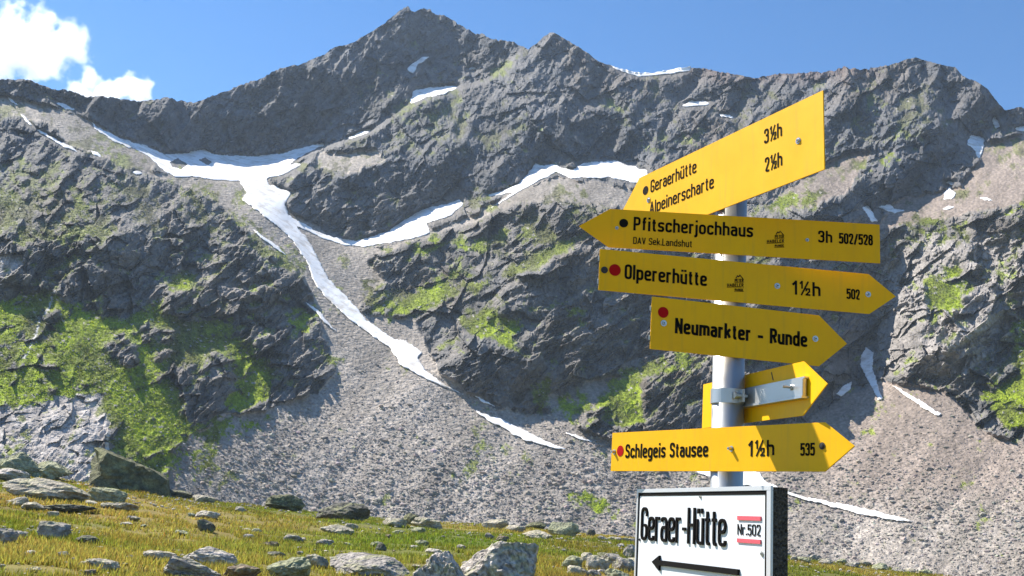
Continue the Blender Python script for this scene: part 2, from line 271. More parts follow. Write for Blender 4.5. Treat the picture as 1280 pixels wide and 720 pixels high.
def samp(F, x, y):
    u = np.clip((x - gx[0]) / GS, 0, len(gx) - 1.001); v = np.clip((y - gy[0]) / GS, 0, len(gy) - 1.001)
    i = u.astype(int); j = v.astype(int); a = u - i; b = v - j
    return (F[j, i] * (1 - a) + F[j, i + 1] * a) * (1 - b) + (F[j + 1, i] * (1 - a) + F[j + 1, i + 1] * a) * b
# knobs and buttresses that stand proud of the slope, and rock that stays bare
BUMP = [(12,3,[(84,351),(107,300),(160,290),(215,287),(215,317),(185,344),(141,361),(134,388),(111,385)]),(14,3,[(195,391),(208,368),(255,351),(292,341),(326,361),(333,415),(322,435),(292,408),(262,395),(235,398)]),
 (12,2,[(122,432),(141,419),(168,414),(172,451),(158,465)]),(9,2,[(165,404),(188,405),(226,413),(220,428),(188,435)]),(7,3,[(216,464),(255,451),(265,434),(294,447),(294,481),(272,515),(235,501)]),(7,3,[(337,475),(370,436),(403,440),(417,468),(404,485),(353,501)]),
 (10,2,[(320,420),(350,405),(382,412),(378,432),(330,457)]),(10,2,[(328,395),(352,380),(364,395),(345,412)]),(8,2,[(188,440),(212,432),(214,446),(196,452)]),
 (34,6,[(1000,180),(1060,110),(1190,150),(1203,186),(1170,215),(1085,250),(1000,260)]),(40,6,[(925,270),(1075,262),(1085,300),(1062,400),(1040,495),(930,540)]),(14,3,[(1163,234),(1182,190),(1212,182),(1225,200),(1198,229)]),
 (18,4,[(640,300),(690,262),(735,258),(720,290),(680,300)]),(16,4,[(695,268),(790,262),(800,290),(730,292)]),(16,4,[(520,404),(600,340),(690,330),(640,385),(560,422)]),(20,5,[(553,462),(590,420),(660,425),(700,470),(668,512),(625,508),(575,482)]),
 (12,3,[(688,470),(712,452),(738,468),(722,498),(700,496)]),(14,3,[(800,480),(850,462),(900,458),(900,545),(815,536)]),(10,3,[(560,330),(610,318),(640,330),(600,350)]),(10,3,[(470,330),(520,318),(545,330),(500,346)]),(9,2,[(500,372),(545,362),(560,378),(520,392)]),
 (16,5,[(640,140),(690,130),(720,160),(690,180),(650,180)]),(14,4,[(780,185),(800,130),(840,130),(900,150),(860,190),(810,205)]),(12,3,[(1110,400),(1150,320),(1175,330),(1150,420)]),(12,3,[(1215,380),(1262,300),(1290,310),(1262,380),(1235,400)]),(9,2,[(1195,300),(1225,280),(1240,292),(1215,310)])]
BARE = [b_[2] for b_ in BUMP[:9]] + [BUMP[11][2], BUMP[16][2], BUMP[17][2]]
# ---- the mesh, one vertex per picture element at most
NX, NY = 1600, 500
cx = np.linspace(-240, 1520, NX)
top = np.interp(cx, SKX, SKY_)
jag = fbm(cx, cx * 0, 22, 5, 77, 0.62); top = top - 3.2 * jag - (1.5 + 2.5 * ((cx < 350) | ((cx > 480) & (cx < 660)) | ((cx > 940) & (cx < 1110)))) * (.5 - np.abs(fbm(cx, cx * 0, 6, 3, 78)))
bot = hor(cx) + 46
t = np.linspace(0, 1, NY)[:, None]
VX = np.repeat(cx[None], NY, 0); VY = top[None] * (1 - t) + bot[None] * t
def cover(x, y):
    ax = x + 5 * fbm(x, y, 22, 4, 21) + 2.2 * fbm(x, y, 6, 2, 25); ay = y + 5 * fbm(x, y, 22, 4, 22) + 2.2 * fbm(x, y, 6, 2, 26)
    sc = np.zeros(x.shape, bool); gr = np.zeros(x.shape); sb = np.zeros(x.shape, bool)
    for p in SCREE: sc |= inside(p, ax, ay)
    for wg, p in GRASS: gr = np.maximum(gr, wg * inside(p, ax, ay))
    for p in SLAB: sb |= inside(p, ax, ay)
    for p in BARE: k = inside(p, ax, ay); gr = np.where(k, gr * .1, gr); sc &= ~k
    return sc, gr, sb
SC, GR, SB = cover(VX, VY)
SN = np.zeros(VX.shape, bool)
for s in SNOW: SN |= inside(s[2], VX, VY)
for am, nb, p in BUMP: Q = Q - am * blur(inside(p, wx, wy).astype(float), nb)
q0 = samp(Q, VX, VY)
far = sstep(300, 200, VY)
rockm = np.where(SC, 0.0, 1.0); rockm = blur(rockm, 1, 1); snm = np.clip(2.2 * blur(SN.astype(float), 3, 1), 0, 1)
xw = VX + 7 * fbm(VX, VY, 34, 3, 51); yw = VY + 7 * fbm(VX, VY, 34, 3, 52)
AN = -R(36)
rough = sstep(-.35, .45, fbm(VX, VY, 75, 3, 55))                            # smooth slabs here, broken blocks there
f0, e0 = facets(xw, yw, 74, 91, 0.8, 0.05, AN, 1.5)
f1, e1 = facets(xw, yw, 33, 101, 0.8, 0.22, AN, 2.0)
f2, e2 = facets(xw, yw, 14, 111, 0.8, 0.25, AN, 1.9)
f3, e3 = facets(xw, yw, 6.5, 121, 0.8, 0.28, AN, 1.6)
f4, e4 = facets(VX, VY, 3.0, 131, 0.75, 0.25, 0.0, 1.0)
rg = 1 - np.abs(fbm(VX + 0.6 * VY, VY * 0.55, 60, 5, 61, 0.55)) * 2          # gullies and ribs down the faces
rg2 = 1 - np.abs(fbm(VX - 0.5 * VY, VY * 0.6, 34, 4, 67, 0.6)) * 2
near = f0 * 0.5 + f1 * (.55 + .5 * rough) + f2 * (.75 + .75 * rough) + f3 * (.65 + .6 * rough) + f4 * .85 - 14 * rg
farr = f0 * 0.25 + f1 * .32 + f2 * (.38 + .35 * rough) + f3 * (.5 + .45 * rough) + f4 * 1.15 - 27 * rg - 10 * rg2
vst = -VX * math.sin(AN) + VY * math.cos(AN)
lay = vst / 12 + 1.3 * fbm(VX, VY, 55, 3, 71) + .35 * fbm(VX, VY, 14, 3, 72); lay2 = vst / 5 + 1.5 * fbm(VX, VY, 40, 3, 73) + .5 * fbm(VX, VY, 9, 2, 74)
strat = sstep(-.25, .3, fbm(VX, VY, 60, 2, 75)) * sstep(230, 300, VY)
near = near - 9.5 * strat * (1 - lay % 1) ** 1.6 - 3.0 * strat * (1 - lay2 % 1) ** 1.5
rel = near * (1 - far) + farr * far
gsoft = blur(GR, 3, 2)
run = -np.gradient(blur(q0 + rel * rockm * .9, 2, 1), axis=0) / np.gradient(VY, axis=0)   # how far a step up leads back: ledges are flat
low = sstep(190, 330, VY) * (1 - blur(SC.astype(float), 2, 1))
gpat = sstep(.34, .66, gsoft * (.85 - .25 * far) + 0.6 * fbm(VX, VY, 30, 3, 42) + 0.85 * fbm(VX, VY, 9, 4, 41, .75) + 0.15 * np.clip(run - 1.6, -2.5, 2.5) + .13 * low - .12)
gpat = gpat * np.where(GR < .5, .75, 1.0)
calm = 1 - 0.85 * blur(gpat, 3, 1)
turfb = blur(gpat, 1, 1) * (3.2 * fbm(VX, VY, 12, 3, 43) + 1.7 * fbm(VX, VY, 4, 2, 44) + .55 * f4)
rel = (rel * calm * np.where(SB & (VX < 400), .55, 1.0) + turfb) * rockm * (1 - snm)
f5, e5 = facets(VX, VY, 2.6, 141, 0.55, 0.22); sz = sstep(420, 640, VY)
f6, e6 = facets(VX, VY, 4.6, 151, 0.5, 0.15)
rel += (1 - rockm) * (1 - snm) * (f5 * (.34 + .14 * sz) + f6 * .2 * sz + 7 * fbm(VX + 0.9 * VY, VY * .4, 60, 4, 63))
QV = q0 + rel
edge = np.minimum(1, (VY - top[None]) / 6.0)
dist = np.exp(QV / FPX)
PTS = rays(VX, VY) * dist[..., None] + np.array([0, 0, EYE])
# ---- colours of the ground itself
def rgb(*c): return np.array(c)
n1 = fbm(VX, VY, 60, 5, 201)[..., None]; n2 = fbm(VX, VY, 9, 4, 202)[..., None]; n3 = vnoise(VX / 2.1, VY / 2.1, 203)[..., None] - .5
cell = facets(xw, yw, 15, 111, 0, 1.0, AN, 1.8)[0][..., None] / 15
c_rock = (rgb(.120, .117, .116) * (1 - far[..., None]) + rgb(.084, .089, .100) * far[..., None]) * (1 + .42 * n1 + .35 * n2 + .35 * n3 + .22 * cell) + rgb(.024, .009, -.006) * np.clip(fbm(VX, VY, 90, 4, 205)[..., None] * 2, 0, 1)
red = (sstep(115, 88, VY) * sstep(840, 900, VX) * sstep(1120, 1040, VX))[..., None]; c_rock = c_rock * (1 - .5 * red) + .5 * red * rgb(.16, .10, .085)
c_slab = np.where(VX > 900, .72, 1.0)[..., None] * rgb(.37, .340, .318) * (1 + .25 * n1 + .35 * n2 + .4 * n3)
c_scree = rgb(.305, .270, .236) * (1 + .12 * n1 + .10 * n2 + .55 * n3)
def bands(x, y):      # runnels and debris tracks of different stone, running down the fan
    return 1 + .34 * fbm(x + .75 * (y - 640), y * .22, 26, 4, 221, .6) + .22 * fbm(x - .5 * (y - 640), y * .25, 60, 3, 222)
c_scree = c_scree * bands(VX, VY)[..., None]
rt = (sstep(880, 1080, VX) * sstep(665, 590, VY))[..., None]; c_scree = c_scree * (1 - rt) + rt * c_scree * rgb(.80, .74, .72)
lush = np.clip(fbm(VX, VY, 45, 3, 207)[..., None] * .9 + .45 + (VY[..., None] - 330) / 500, 0, 1)
c_gr = (rgb(.088, .092, .030) * (1 - lush) + rgb(.195, .255, .008) * lush) * (1 + .6 * n2 + .75 * n3)
deb = (sstep(1.7, 3.4, run + .9 * fbm(VX, VY, 16, 3, 209)) * (1 - SB))[..., None]; deb = deb * (.75 - .35 * far[..., None]); c_rock = c_rock * (1 - deb) + deb * rgb(.225, .205, .187) * (1 + .4 * n3 + .2 * n2)
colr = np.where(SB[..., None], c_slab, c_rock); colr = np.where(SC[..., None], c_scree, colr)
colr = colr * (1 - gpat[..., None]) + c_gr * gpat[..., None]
spk = ((h2(np.floor(VX / 2.6), np.floor(VY / 2.2), 5) > .985) & (gpat > .5))[..., None]; colr = np.where(spk, rgb(.36, .34, .31), colr)
for ln, wd in (([(69,362),(60,385),(50,402),(42,425),(28,450)], 1.5),([(136,540),(134,556),(138,575)], 2.2)):   # a rill in the turf
    ln = np.array(ln, float); o = np.argsort(ln[:, 1]); xl = np.interp(VY, ln[o, 1], ln[o, 0]) + 1.5 * fbm(VY, VY * 0, 8, 2, 9)
    k = (np.abs(VX - xl) < wd) & (VY > ln[:, 1].min()) & (VY < ln[:, 1].max()) & (vnoise(VX / 3, VY / 3, 8) > .35); colr = np.where(k[..., None], rgb(.55, .54, .53), colr)
colr = np.clip(colr, .012, .8)
# ---- split into the named pieces of the setting
idx = np.arange(NX * NY).reshape(NY, NX)
F = np.stack([idx[:-1, :-1], idx[1:, :-1], idx[1:, 1:], idx[:-1, 1:]], -1).reshape(-1, 4)
fcx = (VX[:-1, :-1] + 1).ravel(); fcy = (VY[:-1, :-1] + 1).ravel()
zone = np.zeros(len(F), int)
zone[inside([(-260,160),(0,150),(200,215),(330,300),(395,385),(424,470),(340,515),(230,580),(200,780),(-260,780)], fcx, fcy)] = 1
zone[inside([(195,195),(420,180),(420,290),(600,250),(690,200),(830,200),(830,262),(700,252),(600,272),(450,330),(545,470),(620,512),(790,565),(990,540),(1075,480),(1190,486),(1280,560),(1530,600),(1530,800),(200,800),(230,580),(340,515),(424,470),(395,385),(330,300)], fcx, fcy)] = 2
zone[inside([(450,330),(600,272),(700,252),(830,262),(1010,255),(1090,310),(1075,480),(990,540),(790,565),(620,512),(545,470)], fcx, fcy)] = 3
zone[inside([(1090,310),(1140,262),(1280,248),(1530,235),(1530,600),(1280,560),(1190,486),(1075,480)], fcx, fcy)] = 4
VV = PTS.reshape(-1, 3); CC = colr.reshape(-1, 3)
back = rays(cx, top + 40) * (dist[0] * 1.25)[:, None] + np.array([0, 0, EYE])          # the far side of the ridge
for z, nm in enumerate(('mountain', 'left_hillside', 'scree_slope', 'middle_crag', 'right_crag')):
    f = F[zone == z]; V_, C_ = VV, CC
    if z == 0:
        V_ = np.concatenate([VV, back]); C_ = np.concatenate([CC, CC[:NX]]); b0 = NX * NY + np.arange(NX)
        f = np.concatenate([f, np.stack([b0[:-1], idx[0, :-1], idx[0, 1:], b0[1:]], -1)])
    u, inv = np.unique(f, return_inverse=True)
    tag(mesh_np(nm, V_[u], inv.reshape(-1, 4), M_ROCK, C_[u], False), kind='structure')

# ------------------------------------------------------------------ snow lying on the slopes, each patch its own
for lb, ct, pl in SNOW:
    Pl = np.array(pl, float); st = 0.7 if len(pl) > 40 else 0.5
    sx = np.arange(Pl[:, 0].min() - 3, Pl[:, 0].max() + 3, st); sy = np.arange(Pl[:, 1].min() - 3, Pl[:, 1].max() + 3, st)
    X, Y = np.meshgrid(sx, sy)
    ax = X + 2.4 * fbm(X, Y, 8, 4, 301, .7); ay = Y + 1.9 * fbm(X, Y, 8, 4, 302, .7)
    m = inside(pl, ax, ay)
    for hp in HOLE: m &= ~inside(hp, ax, ay)
    if not m.any(): continue
    d = blur(m.astype(float), 2, 2)
    sky_l = np.interp(X, cx, top); Yc = np.maximum(Y, sky_l - 2.5)
    q = samp(Q, X, np.maximum(Y, sky_l)) + 1.2 * fbm(X, Y, 16, 3, 305) - 6.5 * sstep(.25, .9, d) + 1.0
    PT = rays(X, Yc) * np.exp(q / FPX)[..., None] + np.array([0, 0, EYE])
    k = m.copy(); k[1:] |= m[:-1]; k[:, 1:] |= m[:, :-1]; k[1:, 1:] |= m[:-1, :-1]
    fm = m[:-1, :-1] & m[1:, :-1] & m[:-1, 1:] & m[1:, 1:]
    if fm.sum() < 6: fm = m[:-1, :-1] | m[1:, 1:]
    ii = np.arange(X.size).reshape(X.shape)
    f = np.stack([ii[:-1, :-1], ii[1:, :-1], ii[1:, 1:], ii[:-1, 1:]], -1)[fm]
    u, inv = np.unique(f, return_inverse=True)
    tag(mesh_np('snowfield' if ct == 'snowfield' else 'snow_patch', PT.reshape(-1, 3)[u], inv.reshape(-1, 4), M_SNOW, None, True), lb, ct, 'snow left on the mountain')

# ------------------------------------------------------------------ loose stones on the scree
rng = np.random.default_rng(7)
def unit_stones(n, seed):
    out = []; r_ = np.random.default_rng(seed)
    for k in range(n):
        bm = bmesh.new(); bmesh.ops.create_icosphere(bm, subdivisions=1, radius=1)
        v = np.array([q.co for q in bm.verts]); f = np.array([[q.index for q in fc.verts] for fc in bm.faces]); bm.free()
        nn = r_.normal(size=(7, 3)); nn /= np.linalg.norm(nn, axis=1, keepdims=True); dd = r_.uniform(.5, .95, 7)
        pr = v @ nn.T; s = np.min(np.where(pr > .05, dd / np.maximum(pr, .05), 9), 1); v = v * np.minimum(s, 1.1)[:, None] * np.array([1, .8, .6])
        out.append((v, f))
    return out
ST = unit_stones(10, 3)
def scatter(name, vi, size_px, label, cat, base):
    px = VX.ravel()[vi]; py = VY.ravel()[vi]; pt = VV[vi]; s = size_px * dist.ravel()[vi] / FPX * .5; Vs = []; Fs = []; o = 0
    th = rng.uniform(0, 6.28, len(vi)); ti = rng.normal(0, .5, len(vi))
    for k in range(len(vi)):
        v, f = ST[k % len(ST)]; c, sn = math.cos(th[k]), math.sin(th[k]); c2, s2 = math.cos(ti[k]), math.sin(ti[k])
        Rm = np.array([[c, -sn, 0], [sn, c, 0], [0, 0, 1]]) @ np.array([[1, 0, 0], [0, c2, -s2], [0, s2, c2]])
        Vs.append(v @ Rm.T * s[k] + pt[k]); Fs.append(f + o); o += len(v)
    tone = rng.uniform(.68, 1.32, len(vi))[:, None] * np.array(base) * (1 + rng.normal(0, .04, (len(vi), 3)))
    if name == 'scree_stones': tone *= bands(px, py)[:, None]
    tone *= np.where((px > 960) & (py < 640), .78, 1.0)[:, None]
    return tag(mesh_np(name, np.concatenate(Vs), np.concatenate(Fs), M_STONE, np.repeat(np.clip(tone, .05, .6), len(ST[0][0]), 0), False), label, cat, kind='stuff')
fx_, fy_ = VX.ravel(), VY.ravel()
ok = np.flatnonzero((SC & ~SN & (gpat < .5)).ravel() & (fx_ > 120) & (fx_ < 1340) & (fy_ > 300))
ok = rng.permutation(ok); ok = ok[rng.random(len(ok)) < .25 + .75 * sstep(360, 620, fy_[ok])][:26000]; py = fy_[ok]
sz = (1.0 + 1.9 * sstep(400, 650, py)) * np.exp(rng.normal(0, .55, len(ok))) * np.where(fx_[ok] > 1000, .75, 1.0) * (1 + .35 * fbm(fx_[ok], py, 50, 3, 311))
scatter('scree_stones', ok, np.minimum(sz, 11), 'loose grey stones strewn over the scree slope', 'stones', (.31, .276, .243))
ok = rng.permutation(np.flatnonzero(((gpat > .4) & ~SN).ravel() & (fx_ > -20) & (fx_ < 1290) & (fy_ > 240)))[:2600]
scatter('hillside_stones', ok, np.minimum(1.3 * np.exp(rng.normal(.2, .55, len(ok))), 7), 'pale stones sprinkled over the green slopes', 'stones', (.33, .305, .27))
M_GRASS = tinted('grass_blades', 3.0, .1, 0.0, .7)
N, L, b = nodes(M_GRASS); b.inputs['Specular IOR Level'].default_value = .2
tr = N.new('ShaderNodeBsdfTranslucent'); mxs = N.new('ShaderNodeMixShader'); mxs.inputs[0].default_value = .5
src = b.inputs['Base Color'].links[0].from_socket; L.new(src, tr.inputs['Color'])
L.new(b.outputs[0], mxs.inputs[1]); L.new(tr.outputs[0], mxs.inputs[2]); L.new(mxs.outputs[0], N['Material Output'].inputs['Surface'])
# turf on the ledges: tufts of blades in one piece
ok = rng.permutation(np.flatnonzero(((gpat > .45) & ~SN).ravel() & (fx_ > -60) & (fx_ < 1330) & (fy_ > 235)))[:26000]; n = len(ok)
tp = VV[ok]; td = dist.ravel()[ok] / FPX; tc = CC[ok]; TV = []; TC = []
for k in range(3):
    a_ = rng.uniform(0, 6.28, n); wd = td * rng.uniform(.5, 1.0, n); hg = td * rng.uniform(.5, 1.5, n); lx, ly = rng.normal(0, .7, n) * hg, rng.normal(0, .7, n) * hg; ox, oy = rng.normal(0, 1, n) * td, rng.normal(0, 1, n) * td
    TV.append(np.stack([tp + np.stack([ox - wd * np.cos(a_), oy - wd * np.sin(a_), -.3 * td], -1), tp + np.stack([ox + wd * np.cos(a_), oy + wd * np.sin(a_), -.3 * td], -1), tp + np.stack([ox + lx, oy + ly, hg], -1)], 1).reshape(-1, 3))
    TC.append(np.repeat(np.clip(tc * (1.25 + rng.normal(0, .3, (n, 1))), .01, .5), 3, 0))
TV = np.concatenate(TV); tag(mesh_np('hillside_turf', TV, np.arange(len(TV)).reshape(-1, 3), M_GRASS, np.concatenate(TC), False), 'green turf tufts growing on the slopes and ledges', 'grass', kind='stuff')

# ------------------------------------------------------------------ the meadow the camera stands on
ZCX = [(-400,2.4),(-100,1.9),(0,1.78),(100,1.62),(200,1.38),(300,1.0),(400,.72),(520,.66),(640,.62),(790,.66),(900,.40),(1000,.12),(1200,-.2),(1400,-.45),(1700,-.6)]
zt = np.array([( (a - 640) / FPX, b) for a, b in ZCX])
def meadow(x, y):
    r = np.hypot(x, y); ta = np.where(y > .2 * r, x / np.maximum(y, 1e-3), np.sign(x) * 5)
    zc = np.interp(ta, zt[:, 0], zt[:, 1]) * sstep(-.3, .6, y / np.maximum(r, 1e-3))
    h = zc * np.clip(r / 58, 0, 1) ** 1.6
    h = h - np.where(r > 58, np.minimum(.006 * (r - 58) ** 2, 6.2 + zc), 0)
    k = sstep(5, 14, r) * sstep(75, 60, r)
    return h + k * (.22 * fbm(x, y, 9, 3, 401) + .09 * fbm(x, y, 2.2, 3, 402))
az = np.concatenate([np.arange(-180, -38, 4), np.arange(-38, 38, .17), np.arange(38, 180.1, 4)])
rr = np.concatenate([np.geomspace(.3, 9, 14)[:-1], np.geomspace(9, 80, 170), np.geomspace(84, 1150, 22)])
AZ, RR = np.meshgrid(np.radians(az), rr)
MX, MY = RR * np.sin(AZ), RR * np.cos(AZ); MZ = meadow(MX, MY)
MV = np.stack([MX, MY, MZ], -1).reshape(-1, 3); mi = np.arange(len(MV)).reshape(AZ.shape)
MF = np.stack([mi[:-1, :-1], mi[:-1, 1:], mi[1:, 1:], mi[1:, :-1]], -1).reshape(-1, 4)
def turf_tone(x, y):
    a = fbm(x, y, 7, 4, 411)[:, None]; b = fbm(x, y, 2.5, 3, 412)[:, None]
    g = np.array([.21, .235, .026]); s = np.array([.40, .325, .065]); br = np.array([.33, .19, .04])
    k = sstep(-.3, .35, a + .35 * b); m = sstep(.05, .5, fbm(x, y, 4, 4, 413))[:, None]
    c = g * (1 - k) + s * k; c = c * (1 - .35 * m) + br * .35 * m
    lush = np.exp(-(((x + 3) / 5) ** 2 + ((y - 36) / 14) ** 2))[:, None]; return c * (1 - .8 * lush) + .8 * lush * np.array([.15, .24, .016])
tag(mesh_np('meadow', MV, MF, M_TURF, turf_tone(MV[:, 0], MV[:, 1]) * np.array([.50, .46, .55]), True), kind='structure')
# grass: many blades in one piece
n = 120000
gpx = rng.uniform(-120, 1420, n); gr_r = np.exp(rng.uniform(math.log(12), math.log(70), n)); gaz = np.arctan((gpx - 640) / FPX)
GXX, GYY = gr_r * np.sin(gaz), gr_r * np.cos(gaz)
keep = vnoise(GXX / 1.4, GYY / 1.1, 420) + .5 * vnoise(GXX / .35, GYY / .35, 421) > .50
GXX, GYY, gr_r = GXX[keep], GYY[keep], gr_r[keep]; GZZ = meadow(GXX, GYY); n = len(GXX)
tone = turf_tone(GXX, GYY); BV = []; BC = []
for b_ in range(4):
    a = rng.uniform(0, 6.28, n); hgt = rng.uniform(.05, .15, n) * (.7 + .8 * vnoise(GXX / 1.7, GYY / 1.7, 424)); wd = .0065 + .00045 * gr_r; ln = rng.uniform(.1, .7, n) * hgt
    ox, oy = GXX + rng.normal(0, .05, n), GYY + rng.normal(0, .05, n); da = rng.uniform(0, 6.28, n)
    z0 = GZZ - .02
    BV.append(np.stack([np.stack([ox - wd * np.cos(a), oy - wd * np.sin(a), z0], -1), np.stack([ox + wd * np.cos(a), oy + wd * np.sin(a), z0], -1),
                        np.stack([ox + ln * np.cos(da), oy + ln * np.sin(da), z0 + hgt], -1)], 1).reshape(-1, 3))
    BC.append(np.repeat(np.clip(tone * (1 + rng.normal(0, .30, (n, 1))) * (1 + rng.normal(0, .10, (n, 3))), .01, .6), 3, 0))
BV = np.concatenate(BV)
tag(mesh_np('meadow_grass', BV, np.arange(len(BV)).reshape(-1, 3), M_GRASS, np.concatenate(BC), False), 'short yellow-green alpine grass covering the meadow', 'grass', kind='stuff')

# gravel and slivers of rock showing between the tufts, thicker towards the scree
n = 5200; ga = np.arctan((rng.uniform(-60, 1340, n) - 640) / FPX); gr_ = np.where(rng.random(n) < .5, np.exp(rng.uniform(math.log(14), math.log(60), n)), rng.uniform(44, 70, n)); qx, qy = gr_ * np.sin(ga), gr_ * np.cos(ga)
kk_ = fbm(qx, qy, 5, 3, 431) > np.where(gr_ > 44, -.05, .12); qx, qy, gr_ = qx[kk_], qy[kk_], gr_[kk_]; qz = meadow(qx, qy); sz_ = gr_ / FPX * rng.uniform(.8, 3.2, len(qx)); th = rng.uniform(0, 6.28, len(qx)); Vs = []; Fs = []
for k in range(len(qx)):
    v, f = ST[k % len(ST)]; c, sn = math.cos(th[k]), math.sin(th[k]); Vs.append((v * np.array([1, 1, .7])) @ np.array([[c, -sn, 0], [sn, c, 0], [0, 0, 1]]).T * sz_[k] + np.array([qx[k], qy[k], qz[k] + .03])); Fs.append(f + k * len(v))
tn_ = rng.uniform(.6, 1.3, len(qx))[:, None] * np.array([.40, .37, .31]); tag(mesh_np('meadow_gravel', np.concatenate(Vs), np.concatenate(Fs), M_STONE, np.repeat(tn_, len(ST[0][0]), 0), False), 'loose gravel and stone chips among the meadow grass', 'gravel', kind='stuff')

# ------------------------------------------------------------------ boulders and stones in the meadow, each its own
def ground_hit(px, py):
    d = rays(px, py); rs = np.linspace(8, 90, 4000); hx = d[0] / math.hypot(d[0], d[1]); hy = d[1] / math.hypot(d[0], d[1]); sl_ = d[2] / math.hypot(d[0], d[1])
    z = EYE + sl_ * rs - meadow(rs * hx, rs * hy); i = np.argmax(z < 0) if (z < 0).any() else np.argmin(z)
    return rs[i] * hx, rs[i] * hy
ICO = {}
for sd in (2, 3, 4, 5):
    bm = bmesh.new(); bmesh.ops.create_icosphere(bm, subdivisions=sd, radius=1); ICO[sd] = (np.array([v.co for v in bm.verts]), np.array([[v.index for v in f.verts] for f in bm.faces])); bm.free()
TONES = {'pale': (.44, .395, .31), 'grey': (.33, .30, .27), 'dark': (.13, .125, .10), 'lichen': (.34, .345, .22), 'olive': (.15, .15, .085), 'white': (.53, .475, .42), 'brown': (.22, .17, .12)}
def boulder(px, py, wpx, hpx, tone, label, seed, lean=0.0, flat=0.0, at_r=None, group='boulders in the meadow', depth=.8, spots=.4, planes=None):
    rg_ = np.random.default_rng(seed); big = wpx > 40; v, f = ICO[5 if at_r else 4 if big else 3 if wpx > 14 else 2]
    if at_r:
        a_ = math.atan((px - 640) / FPX); x0, y0 = at_r * math.sin(a_), at_r * math.cos(a_)
    else: x0, y0 = ground_hit(float(px), float(py))
    r_ = math.hypot(x0, y0); m = r_ / FPX; W_, H_ = wpx * m, hpx * m * (.8 if not at_r else 1)
    v = v / (np.abs(v).max(1, keepdims=True) ** .55); k = 20; nn = rg_.normal(size=(k, 3)); nn[:3, 2] = np.abs(nn[:3, 2]) + .8; nn /= np.linalg.norm(nn, axis=1, keepdims=True); dd = rg_.uniform(.55, 1.05, k)
    
    if planes: nn = np.array([q[:3] for q in planes], float); nn /= np.linalg.norm(nn, axis=1, keepdims=True); dd = np.array([q[3] for q in planes])
    pr = v @ nn.T; s = np.min(np.where(pr > .04, dd / np.maximum(pr, .04), 9), 1); s = np.minimum(s, 1.6 if planes else 1.0)
    p = v * s[:, None]
    u1 = fbm(p[:, 0] * 3 + p[:, 2] * 2 + seed, p[:, 1] * 3 - p[:, 2] + 7, 1, 4, seed % 97); u2 = fbm(p[:, 0] * 9 - p[:, 1] * 5, p[:, 2] * 13 + p[:, 1] * 4 + seed, 1, 3, seed % 89)
    p = p * (1 + .16 * u1 + .10 * u2)[:, None]
    p = p / np.ptp(p, axis=0)
    th = rg_.uniform(0, 6.28) if not lean else 0
    p[:, 2] -= p[:, 2].min(); p[:, 2] += lean * p[:, 0] * p[:, 2]
    p *= np.array([W_, W_ * depth, H_ * 1.3]); p[:, 2] -= H_ * .3 - .02
    a_ = math.atan2(x0, y0); c, sn = math.cos(-a_), math.sin(-a_); p = p @ np.array([[c, -sn, 0], [sn, c, 0], [0, 0, 1]]).T
    base = np.array(TONES[tone]); L1 = fbm(v[:, 0] * 2.5 + seed, v[:, 2] * 2.5 + v[:, 1] * 2.5, 1, 4, 500 + seed % 50)[:, None]
    sp = sstep(.12, .4, fbm(v[:, 0] * 6 + v[:, 1] * 6, v[:, 2] * 6 + seed, 1, 4, 600))[:, None]; s2 = sstep(.1, .35, fbm(v[:, 0] * 4 - v[:, 1] * 4, v[:, 2] * 4 + 3 * seed, 1, 4, 640))[:, None]
    fine = 15 if at_r else 11; s3 = sstep(.08, .3, fbm(v[:, 0] * fine + v[:, 2] * 5, v[:, 2] * fine - v[:, 1] * fine + seed, 1, 3, 660))[:, None]
    cl = base * (1 + .35 * L1); cl = cl * (1 - (.55 if at_r else .3) * s3); cl = cl * (1 - spots * sp) + spots * sp * np.array([.09, .085, .08]); cl = cl * (1 - .45 * s2) + .45 * s2 * np.array([.40, .40, .19])
    ob = mesh_np('boulder' if wpx > 26 else 'stone', p, f, M_BOULDER, np.clip(cl, .02, .7), False)
    ob.location = (x0, y0, float(meadow(np.array([x0]), np.array([y0]))[0]))
    return tag(ob, label, 'boulder' if wpx > 26 else 'stone', group)
